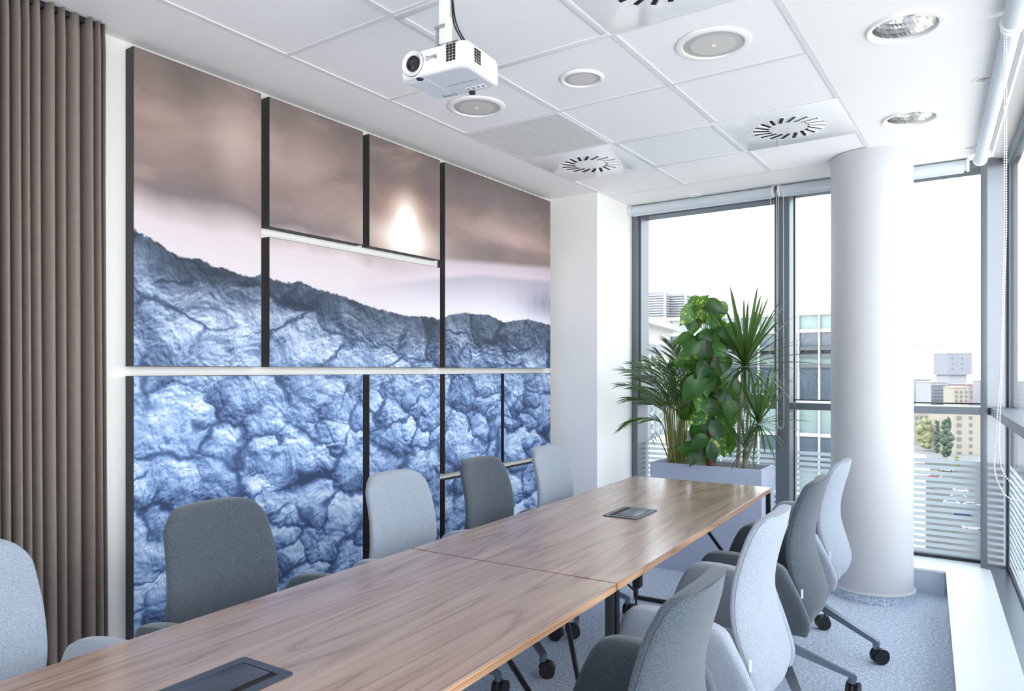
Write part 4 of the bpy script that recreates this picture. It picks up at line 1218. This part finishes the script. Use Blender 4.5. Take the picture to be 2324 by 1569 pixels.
for k, (u, v, L, a) in enumerate(LV):
    b0 = add_leaf(u, v, L, a, -0.10 + 0.07*(k % 3) - 0.05, k)
    zc = min(max(b0.z-0.03, 0.02), 0.95)
    a_tube(stems, [(0, -0.02, zc), ((b0.x)*0.5, b0.y*0.5-0.01, zc+0.02), tuple(b0)], 0.0028, 5)
for k in range(20):
    v = 690 + 17.5*k + rnd.uniform(-6, 6); add_leaf(1606 + rnd.uniform(-36, 44), v, rnd.uniform(34, 44), rnd.uniform(50, 140), -0.02+rnd.uniform(-0.04, 0.03), k)
for k in range(22):
    v = rnd.uniform(720, 1035); u = 1608 + rnd.uniform(-48, 58); add_leaf(u, v, rnd.uniform(36, 48), rnd.uniform(30, 150), 0.08+rnd.uniform(0, 0.06), k)
link('stems', bm_mesh('stems', stems, True), 'vine', po)

# dracaena
def blade_mesh(droop, w=0.012):
    bm = bmesh.new(); rows = []
    for i in range(9):
        t = i/8; ww = w*(0.55+0.9*t)*(1-t)**0.55*1.3 if t < 1 else 0.0005
        ww = max(ww, 0.0006); y = t*math.cos(droop*t*0.6); z = -droop*t*t*0.5
        rows.append([bm.verts.new((-ww, y, z+ww*0.35)), bm.verts.new((0, y, z)), bm.verts.new((ww, y, z+ww*0.35))])
    for a, b in zip(rows, rows[1:]):
        for k in range(2): bm.faces.new((a[k], a[k+1], b[k+1], b[k]))
    return bm_mesh('leaf', bm, True)
BLADES = [blade_mesh(0.08, 0.024), blade_mesh(0.35, 0.022), blade_mesh(0.7, 0.023)]
dp = on_y(1682, 1050, 4.86)
dr = thing('dracaena_plant', 'spiky dracaena with thin trunks at the right end of planter', 'plant', (dp.x, 4.86, SOILZ))
heads = [((1690, 826), 0.50, 82, 4.83, 1.0), ((1722, 956), 0.36, 58, 4.80, 0.55), ((1690, 1012), 0.22, 34, 4.79, 0.5), ((1700, 905), 0.28, 20, 4.95, 0.7)]
rnd = random.Random(4)
for hi_, ((u, v), L, n, y, upb) in enumerate(heads):
    hp = on_y(u, v, y) - dr.location
    base = Vector((0.018*hi_-0.02, 0.012*((hi_*2) % 3)-0.01, 0))
    mid = base.lerp(hp, 0.55) + Vector((rnd.uniform(-0.02, 0.02), 0.01, 0.02))
    tube('trunk', catmull([base, mid, hp - Vector((0, 0, 0.01))], 6), [0.013 if hi_ == 0 else 0.009]*13, 'bark', dr, 10)
    for k in range(n):
        g_ = (k+0.5)/n
        el = math.radians(82 - 112*g_**0.9 + rnd.uniform(-9, 9)) if upb > 0.9 else math.radians(75 - 115*g_ + rnd.uniform(-10, 10))
        az = k*2.39996 + rnd.uniform(-0.2, 0.2)
        d = Vector((math.cos(az)*math.cos(el), math.sin(az)*math.cos(el), math.sin(el)))
        ln = L*rnd.uniform(0.82, 1.1)*(1.0 if el > 0.1 else 0.78)
        tip = hp + d*ln + dr.location
        if tip.y > 5.24: d.y = -abs(d.y)*0.4; d.normalize()
        nr = Vector((-d.x*0.2, -d.y*0.2, 1.0)) if el < 1.2 else Vector((0.3, -1, 0.2))
        o = link('leaf', BLADES[0 if el > 0.7 else (1 if el > 0.05 else 2)], 'dracaena', dr)
        orient(o, hp + d*0.01 + Vector((0, 0, -0.03*g_)), d, nr, ln)

# areca palm
ap_ = on_y(1532, 1046, 4.85)
ar = thing('areca_palm', 'feathery areca palm with many thin stems at the left end of planter', 'plant', (ap_.x, 4.85, SOILZ))
def leaflet_mesh():
    bm = bmesh.new(); rows = []
    for i in range(6):
        t = i/5; ww = max(0.0005, 0.036*math.sin(min(1, t*1.15+0.12)*math.pi)**0.8); z = -0.20*t*t
        rows.append([bm.verts.new((-ww, t, z+ww*0.5)), bm.verts.new((0, t, z)), bm.verts.new((ww, t, z+ww*0.5))])
    for a, b in zip(rows, rows[1:]):
        for k in range(2): bm.faces.new((a[k], a[k+1], b[k+1], b[k]))
    return bm_mesh('leaflet', bm, True)
LEAFLET = leaflet_mesh()
# (base offset u, bend pixel, tip pixel, depth at tip)
FR = [((1528, 1046), (1512, 900), (1415, 838), 4.70), ((1530, 1046), (1505, 915), (1408, 872), 4.62), ((1526, 1046), (1500, 960), (1415, 965), 4.72),
      ((1534, 1046), (1520, 890), (1442, 824), 4.86), ((1538, 1046), (1535, 880), (1490, 800), 4.80), ((1542, 1046), (1545, 870), (1525, 778), 4.92),
      ((1540, 1046), (1540, 930), (1540, 835), 4.66), ((1548, 1046), (1560, 890), (1600, 820), 5.00), ((1546, 1046), (1550, 900), (1588, 850), 4.66),
      ((1532, 1046), (1510, 930), (1455, 880), 4.98), ((1550, 1046), (1562, 930), (1610, 880), 4.92), ((1536, 1046), (1522, 920), (1470, 850), 4.68), ((1524, 1046), (1495, 990), (1478, 1000), 4.66), ((1529, 1046), (1508, 935), (1425, 905), 4.78), ((1535, 1046), (1528, 900), (1475, 815), 4.95), ((1541, 1046), (1540, 905), (1515, 830), 4.68), ((1545, 1046), (1556, 900), (1575, 800), 4.98), ((1531, 1046), (1515, 915), (1440, 850), 4.95), ((1543, 1046), (1548, 925), (1570, 880), 4.70)]
rnd = random.Random(9)
for k, (b_, m_, t_, yt) in enumerate(FR):
    P0 = on_y(b_[0], b_[1], 4.83+0.03*(k % 3)) - ar.location; P0.z = -0.01
    P1 = on_y(m_[0], m_[1], (4.85+yt)/2) - ar.location; P2 = on_y(t_[0], t_[1], yt) - ar.location
    Pm = P1.lerp(P2, 0.55) + Vector((0, 0, 0.035))
    C = catmull([P0, P0.lerp(P1, 0.5) + Vector((0, 0, 0.01)), P1, Pm, P2], 8)
    n = len(C)
    fo = link('frond', None or bpy.data.meshes.new('frond'), None, ar)
    bm = bmesh.new(); a_tube(bm, C, [0.0052*(1-0.8*i/(n-1)) for i in range(n)], 6)
    fo.data = bm_mesh('frond', bm, True); fo.data.materials.append(M['palm_stem'])
    if k == 12: rng = range(n-6, n-1, 3)
    else: rng = range(int(n*0.46), n-1, 1)
    extra = bmesh.new() if k >= 9 else None
    for i in rng:
        T = (C[i+1]-C[i]).normalized(); side = T.cross(upv).normalized(); f = (i-n*0.46)/(n*0.54)
        L = (0.21 - 0.11*abs(f-0.35)) * (0.55 if k == 12 else 1)
        for s in (-1, 1):
            d = (T*0.85 + side*s*0.75 + upv*rnd.uniform(-0.25, 0.25)).normalized()
            tp = C[i] + d*L + ar.location
            if tp.y > 5.24: continue
            if tp.x < -2.46 and tp.y > 4.69: d.x *= 0.3
            nv = upv + T*-0.3 + Vector((0, -0.5, 0))
            if extra is None:
                orient(link('leaflet', LEAFLET, 'palm', fo), C[i], d, nv, L); continue
            yy = d.normalized(); nv = (nv - yy*nv.dot(yy)).normalized()
            m4 = Matrix.Translation(C[i]) @ Matrix((yy.cross(nv), yy, nv)).transposed().to_4x4() @ Matrix.Diagonal((L, L, L, 1))
            n0 = len(extra.verts); extra.from_mesh(LEAFLET); extra.verts.ensure_lookup_table()
            for v_ in extra.verts[n0:]: v_.co = m4 @ v_.co
    if extra is not None:
        tag(link('leaflets', bm_mesh('leaflets', extra, True), 'palm', fo), kind='stuff')
for k in range(12):
    u = 1520 + 3.6*k; P0 = on_y(u, 1046, 4.80+0.03*(k % 4)) - ar.location; P0.z = -0.01
    P1 = on_y(u + (u-1542)*0.35 - 8, 905+rnd.uniform(-15, 25), 4.80+0.05*(k % 4)) - ar.location
    tube('stem', catmull([P0, P0.lerp(P1, 0.5) + Vector((0, 0, 0.005)), P1], 5), 0.0048, 'palm_stem', ar, 6)

# ------------------------------------------------------------------ outside
GZ = -38.0
M['asphalt'] = mat_basic('asphalt', (54, 52, 51), 0.9, var=0.12, vscale=0.05)
M['bounce_pale'] = mat_basic('pale_bounce_surface', (150, 143, 132), 0.9, var=0.1, vscale=0.03)  # for the unseen near ground, kept pale to throw daylight onto the ceiling
M['city_ground'] = mat_basic('city_ground', (112, 110, 108), 0.9, var=0.15, vscale=0.02)
M['bld_white'] = mat_basic('white_render', (160, 158, 155), 0.8, var=0.03, vscale=0.3)
M['bld_pale'] = mat_basic('pale_city_render', (138, 137, 141), 0.8, var=0.04, vscale=0.1)
M['bld_grey'] = mat_basic('pale_grey_concrete', (124, 125, 133), 0.8, var=0.04, vscale=0.1)
M['bld_cream'] = mat_basic('cream_render', (146, 138, 126), 0.8, var=0.04, vscale=0.1)
M['bld_pink'] = mat_basic('pink_render', (134, 116, 114), 0.8, var=0.04, vscale=0.1)
M['bld_glass'] = mat_basic('facade_glass', (104, 122, 122), 0.08, var=0.10, vscale=0.5, spec=0.8)
M['bld_glass_dark'] = mat_basic('facade_glass_dark', (58, 70, 82), 0.10, var=0.18, vscale=0.8, spec=0.8)
M['bld_line'] = mat_basic('facade_mullion', (150, 152, 154), 0.5)
M['bld_slab'] = mat_basic('facade_spandrel', (62, 68, 74), 0.5)
M['louvre'] = mat_basic('louvre_white', (146, 146, 148), 0.6)
M['win_far'] = mat_basic('far_window', (96, 96, 100), 0.3)
M['tree'] = mat_basic('tree_crown', (64, 78, 62), 0.9, var=0.4, vscale=0.6)
M['tree_pale'] = mat_basic('tree_crown_pale', (116, 118, 84), 0.9, var=0.3, vscale=0.6)
M['rubber'] = mat_basic('tyre', (40, 40, 42), 0.8)
gd = box('street_ground', (-900, 100, GZ-1), (900, 2500, GZ), 'city_ground'); tag(gd, 'hazy city ground beyond the car park', 'ground', kind='structure')
gp = box('bounce_ground', (-900, 8, GZ-1), (900, 100, GZ), 'bounce_pale'); tag(gp, 'unseen ground below the windows, made pale to bounce daylight to the ceiling', 'ground', kind='structure')
pk = prism('car_park', [(-60, 101), (45, 101), (45, 352), (-60, 352)], GZ, GZ+0.05, 'asphalt'); tag(pk, 'grey asphalt car park seen through the frosted stripes', 'car park', kind='structure')

# glass office block opposite
YB = 26.0
ob = thing('office_block', 'glass office block opposite the casement window', 'building', (-9.0, YB, GZ))
box('core', (-9, 0.35, 0), (5.2, 14, 40.2), 'bld_glass_dark', ob)
def zb(v): return on_y(1803, v, YB).z - GZ
rowsB = [(zb(751), zb(713), 'bld_glass'), (zb(792), zb(752), 'bld_glass'), (zb(830), zb(808), 'bld_glass'), (zb(910), zb(831), 'bld_glass_dark'), (zb(985), zb(911), 'bld_glass'), (zb(1048), zb(986), 'bld_glass_dark'), (zb(1120), zb(1060), 'bld_glass'), (zb(1210), zb(1121), 'bld_glass_dark')]
pw = 0.672
for (z0, z1, mt) in rowsB:
    pm = bmesh.new(); a_box(pm, (0.02, 0, z0+0.02), (pw-0.02, 0.05, z1-0.02)); pm = bm_mesh('pane', pm)
    for i in range(19):
        link('pane', pm, ('bld_glass' if (i*5+int(z0*3)) % 4 else 'bld_glass_dark') if mt == 'bld_glass' else mt, ob, loc=(-7.6+pw*i, 0.1, 0))
for v in (713, 752, 792, 808, 831, 911, 986, 1050, 1060, 1121):
    box('spandrel', (-9, 0.0, zb(v)-0.06), (5.2, 0.30, zb(v)+0.06), 'bld_slab' if v in (792, 808, 831, 1050, 1060) else 'bld_line', ob)
for i in range(20):
    box('mullion', (-7.6+pw*i-0.025, -0.06, 30), (-7.6+pw*i+0.025, 0.12, zb(713)), 'bld_line', ob)
box('railing', (-9, 0.1, zb(713)+0.02), (5.2, 0.16, zb(711)+0.03), 'bld_slab', ob)
# rooftop plant screens
def louvre_box(p, w, d, h, label):
    t = thing('rooftop_unit', label, 'louvred unit', p, 0.05, group='louvred rooftop units')
    box('housing', (0.05, 0.05, 0), (w-0.05, d, h), 'bld_grey', t)
    lb = bmesh.new(); n = int(h/0.11)
    for k in range(n): a_box(lb, (0, 0, 0.05+k*0.11), (w, 0.05, 0.05+k*0.11+0.06))
    for k in range(n): a_box(lb, (w-0.05, 0, 0.05+k*0.11), (w, d, 0.05+k*0.11+0.06))
    tag(link('louvres', bm_mesh('louvres', lb), 'louvre', t), kind='stuff')
    for xx in (0.0, w-0.08): box('corner_post', (xx, -0.03, 0), (xx+0.1, 0.07, h+0.05), 'louvre', t)
    return t
zr = zb(713)+GZ
q0 = on_y(1446, 725, 31); q1 = on_y(1466, 725, 30); q2 = on_y(1501, 725, 30.5); q3 = on_y(1530, 725, 31)
louvre_box((q0.x-1.2, 31.5, zr), 1.9, 2, on_y(1450, 673, 31.5).z-zr, 'louvred rooftop unit at the left frame edge, partly hidden')
louvre_box((q1.x, 29.9, zr), 0.95, 0.6, on_y(1480, 664, 30).z-zr, 'taller louvred rooftop unit in front of the others')
louvre_box((q2.x, 30.6, zr), 1.1, 5, on_y(1510, 669, 30.6).z-zr, 'louvred rooftop unit running back behind the climbing plant')
mast = thing('roof_mast', 'thin wire mast standing on the rooftop units', 'antenna', (on_y(1541, 700, 34).x, 34, zr))
tube('pole', [(0, 0, 0), (0, 0, on_y(1541, 652, 34).z-zr)], 0.03, 'louvre', mast, 6)
zt = on_y(1541, 652, 34).z-zr
tube('hook', [(0, 0, zt), (-0.1, 0, zt+0.12), (-0.22, 0, zt+0.05)], 0.025, 'louvre', mast, 6)
for k in range(3): tube('rung', [(0.0, 0, zt-0.5-0.25*k), (0.35, 0, zt-0.5-0.25*k)], 0.02, 'louvre', mast, 5)

# white neighbouring wing receding on the left
A0, A1 = at_f(1425, 712, 15.0), at_f(1519, 742, 19.2)
dA = Vector((A1.x-A0.x, A1.y-A0.y, 0)); LA = dA.length; angA = math.atan2(dA.y, dA.x)
wg = thing('white_wing', 'white building wing with cornice outside the casement window', 'building', (A0.x, A0.y, GZ), angA)
HA = 2.55-GZ
box('wall', (-4, 0, 0), (LA, 6, HA-0.1), 'bld_white', wg)
box('cornice', (-4.2, -0.25, HA-0.12), (LA+0.25, 6, HA+0.02), 'bld_white', wg)
box('band', (-4.0, -0.05, HA-0.75), (LA+0.05, 0.02, HA-0.55), 'bld_grey', wg)
for zc in (HA-1.1, HA-4.3):
    for xx in (0.4, 1.5, 2.6, 3.6):
        w_ = box('window', (xx, -0.04, zc-1.7), (xx+0.55, 0.02, zc), 'bld_glass', wg)
        box('glazing_bar', (xx+0.26, -0.06, zc-1.7), (xx+0.29, -0.035, zc), 'bld_line', w_)
        for k in range(8): box('shutter_slat', (xx+0.60, -0.09, zc-1.68+k*0.21), (xx+0.80, -0.03, zc-1.56+k*0.21), 'bld_grey', w_)

# distant city through the corner window
def block(u0, u1, vt, f, depth, mat, label, name='apartment_block', vb=None, wins=None, wmat='win_far', bands=None):
    a, b = at_f(u0, vt, f), at_f(u1, vt, f*1.0)
    W = (Vector((b.x, b.y, 0))-Vector((a.x, a.y, 0))).length; H = a.z-GZ
    t = thing(name, label, 'building', (a.x, a.y, GZ), math.atan2(b.y-a.y, b.x-a.x))
    z0 = 0.0 if vb is None else at_f(u0, vb, f).z-GZ
    box('wall', (0, 0, z0), (W, depth, H), mat, t)
    box('roof_edge', (-0.2, -0.3, H), (W+0.2, depth, H+0.6), mat, t)
    s = f/FPX
    if wins:
        for (x0, x1, y0, y1) in wins:
            box('window', ((x0-u0)*s, -0.35, H-(y1-vt)*s), ((x1-u0)*s, 0.1, H-(y0-vt)*s), wmat, t)
    if bands:
        for (x0, x1, y0, y1, mm) in bands:
            box('balcony_band', ((x0-u0)*s, -0.8, H-(y1-vt)*s), ((x1-u0)*s, 0.1, H-(y0-vt)*s), mm, t)
    return t
tw = block(2151, 2206, 803, 700, 24, 'bld_grey', 'pale grey tower block standing highest on the skyline', 'tower_block', vb=851, wins=[(2160+22*i, 2163+22*i, 812+12*j, 815+12*j) for i in range(2) for j in range(3)])
s7 = 700/FPX
box('stem', (4*s7, 2, 0), (46*s7, 22, at_f(2151, 851, 700).z-GZ), 'bld_pale', tw)
for i in range(3): box('window', ((10+12*i)*s7, 1.6, 34), ((14+12*i)*s7, 2.1, at_f(2151, 853, 700).z-GZ), 'win_far', tw)
block(2060, 2112, 863, 420, 30, 'bld_pale', 'white slab block left of the tower, beside the column', wins=[(2078, 2091, 868+9*j, 872+9*j) for j in range(6)])
block(2113, 2150, 869, 395, 15, 'bld_pale', 'office slab with blue window bands below the tower', bands=[(2114, 2146, 874+8*j, 878+8*j, 'bld_glass_dark') for j in range(6)])
block(2162, 2198, 881, 372, 8, 'bld_cream', 'cream block with small square windows under the tower', wins=[(2168+11*i, 2173+11*i, 887+10*j, 893+10*j) for i in range(3) for j in range(3)])
block(2199, 2240, 874, 430, 25, 'bld_pink', 'pinkish block right of the cream block', wins=[(2204+12*i, 2208+12*i, 888+11*j, 893+11*j) for i in range(2) for j in range(2)])
block(2164, 2232, 929, 335, 20, 'bld_cream', 'cream apartment tower with window columns below the transom', wins=[(2172, 2181, 945+16*j, 953+16*j) for j in range(6)] + [(2200, 2206, 945+16*j, 952+16*j) for j in range(6)])
block(2050, 2122, 926, 385, 20, 'bld_cream', 'low cream building behind the poplar trees', wins=[(2078+10*i, 2083+10*i, 945+14*j, 951+14*j) for i in range(4) for j in range(3)])
block(2070, 2160, 905, 520, 30, 'bld_grey', 'long grey roofline behind the office slab')
block(2040, 2098, 1040, 150, 12, 'bld_white', 'white gabled house roof at the column edge', 'white_house', wins=[(2078, 2094, 1052, 1066)])
block(2290, 2330, 868, 380, 30, 'bld_pale', 'pale block seen through the right-hand glazing', wins=[(2303+8*i, 2307+8*i, 880+12*j, 886+12*j) for i in range(2) for j in range(4)])
nb = block(2030, 2101, 1078, 62, 5, 'bld_white', 'near white wall corner filling the lower left of the striped pane', 'white_annexe')
def tree(u, vb, vt, wpx, mat, label, seed):
    f = (EYE-GZ)*FPX/(vb-HORIZ); p = at_f(u, vb, f); s = f/FPX; Ht = (vb-vt)*s; R = wpx*s/2
    t = thing('tree', label, 'tree', (p.x, p.y, GZ), group='street trees below the corner window')
    tube('trunk', [(0, 0, 0), (0, 0, Ht*0.5)], 0.25, 'bark', t, 6)
    bm = bmesh.new(); r = random.Random(seed)
    for k in range(60):
        z = r.uniform(0.14, 0.95); rr = R*(1-abs(z-0.5)*1.1)
        m4 = Matrix.Translation((r.uniform(-.6, .6)*rr, r.uniform(-.6, .6)*rr, z*Ht)) @ Matrix.Scale(r.uniform(0.35, 0.6)*max(rr, R*0.4), 4)
        bmesh.ops.create_icosphere(bm, subdivisions=2, radius=1.0, matrix=m4)
    for v in bm.verts: v.co += Vector((r.uniform(-.1, .1), r.uniform(-.1, .1), r.uniform(-.1, .1)))*R*0.6
    link('crown', bm_mesh('crown', bm), mat, t)
tree(2149, 1050, 944, 30, 'tree', 'tall dark poplar beside the cream apartment tower', 1)
tree(2127, 1040, 950, 18, 'tree', 'dark slender tree left of the tall poplar', 2)
tree(2098, 1024, 946, 38, 'tree_pale', 'pale yellow-green tree at the column edge', 3)
tree(2172, 1064, 1034, 16, 'tree_pale', 'small round pale tree at the tower foot', 4)
def car_mesh():
    bm = bmesh.new()
    sec = [(-2.15, 0.35, 0.75), (-2.0, 0.3, 0.95), (-0.9, 0.3, 1.0), (-0.9, 0.3, 1.0), (1.2, 0.3, 0.98), (2.0, 0.3, 0.85), (2.15, 0.4, 0.7)]
    rg = []
    for x, z0, z1 in sec: rg.append([bm.verts.new((x, -0.85, z0)), bm.verts.new((x, 0.85, z0)), bm.verts.new((x, 0.8, z1)), bm.verts.new((x, -0.8, z1))])
    for a, b in zip(rg, rg[1:]):
        for k in range(4): bm.faces.new((a[k], a[(k+1) % 4], b[(k+1) % 4], b[k]))
    bm.faces.new(rg[0]); bm.faces.new(rg[-1][::-1])
    a_box(bm, (-1.15, -0.62, 1.38), (0.55, 0.62, 1.46))
    return bm_mesh('body', bm)
def cabin_mesh():
    bm = bmesh.new()
    a = [bm.verts.new(p) for p in ((-1.7, -0.75, 0.98), (1.15, -0.75, 0.98), (1.15, 0.75, 0.98), (-1.7, 0.75, 0.98))]
    b = [bm.verts.new(p) for p in ((-1.2, -0.63, 1.40), (0.5, -0.63, 1.40), (0.5, 0.63, 1.40), (-1.2, 0.63, 1.40))]
    for k in range(4): bm.faces.new((a[k], a[(k+1) % 4], b[(k+1) % 4], b[k]))
    bm.faces.new(b); return bm_mesh('windows', bm)
CAR, CAB = car_mesh(), cabin_mesh()
wb = bmesh.new(); bmesh.ops.create_cone(wb, cap_ends=True, segments=12, radius1=0.32, radius2=0.32, depth=0.2, matrix=Matrix.Rotation(math.pi/2, 4, 'X')); WHL = bm_mesh('wheel', wb)
carcol = {'red': (120, 44, 34), 'white': (150, 150, 150), 'silver': (110, 112, 116), 'black': (24, 25, 28), 'blue': (30, 46, 90), 'yellow': (140, 116, 54)}
for k, v in carcol.items(): M['car_'+k] = mat_basic('car_paint_'+k, v, 0.25, coat=0.5, vscale=0.5)
CARS = [(2118, 1086, 'red', 0.1, 'red car in the car park, leftmost of its row'), (2146, 1090, 'silver', 0.1, 'silver car right of the red car'), (2112, 1115, 'black', 0.0, 'black car alone below the red car'),
        (2180, 1118, 'white', 0.05, 'white car in the upper right of the car park'), (2176, 1132, 'silver', 0.0, 'silver car just under the white car'), (2160, 1146, 'white', 0.0, 'white car at the left of the lower pair'),
        (2206, 1152, 'silver', 0.05, 'silver car at the right of the lower pair'), (2185, 1172, 'blue', 0.0, 'blue car further down the car park'), (2207, 1204, 'white', 0.1, 'white car near the corner mullion, lower right'), (2112, 1072, 'yellow', 0.0, 'yellow car at the top edge of the stripes'),
        (2150, 1070, 'white', 0.0, 'white van-like car behind the silver one')]
for u, v, cn, a_, lab in CARS:
    p = on_z(u, v, GZ+0.05); t = thing('car', lab, 'car', p, a_ + 0.1, group='cars parked below the corner window')
    link('body', CAR, None, t).data = CAR
    ob_ = t.children[0]
    if len(CAR.materials) == 0: CAR.materials.append(M['car_white'])
    ob_.material_slots[0].link = 'OBJECT'; ob_.material_slots[0].material = M['car_'+cn]
    link('windows', CAB, 'bld_glass_dark', t)
    for sx in (-1.35, 1.3):
        for sy in (-0.8, 0.8): link('wheel', WHL, 'rubber', t, loc=(sx, sy, 0.32))
crn = thing('tower_crane', 'faint tower crane jib on the far skyline', 'crane', at_f(2040, 790, 800))
crn.location.z = GZ
zj = at_f(2040, 785, 800).z-GZ
bar('mast', (0, 0, 0), (0, 0, zj+4), 1.2, 'bld_grey', crn); bar('jib', (-12, 0, zj), (42, 4, zj), 0.9, 'bld_grey', crn)
tube('tie', [(0, 0, zj+4), (36, 3.5, zj+0.5)], 0.2, 'bld_grey', crn, 5)
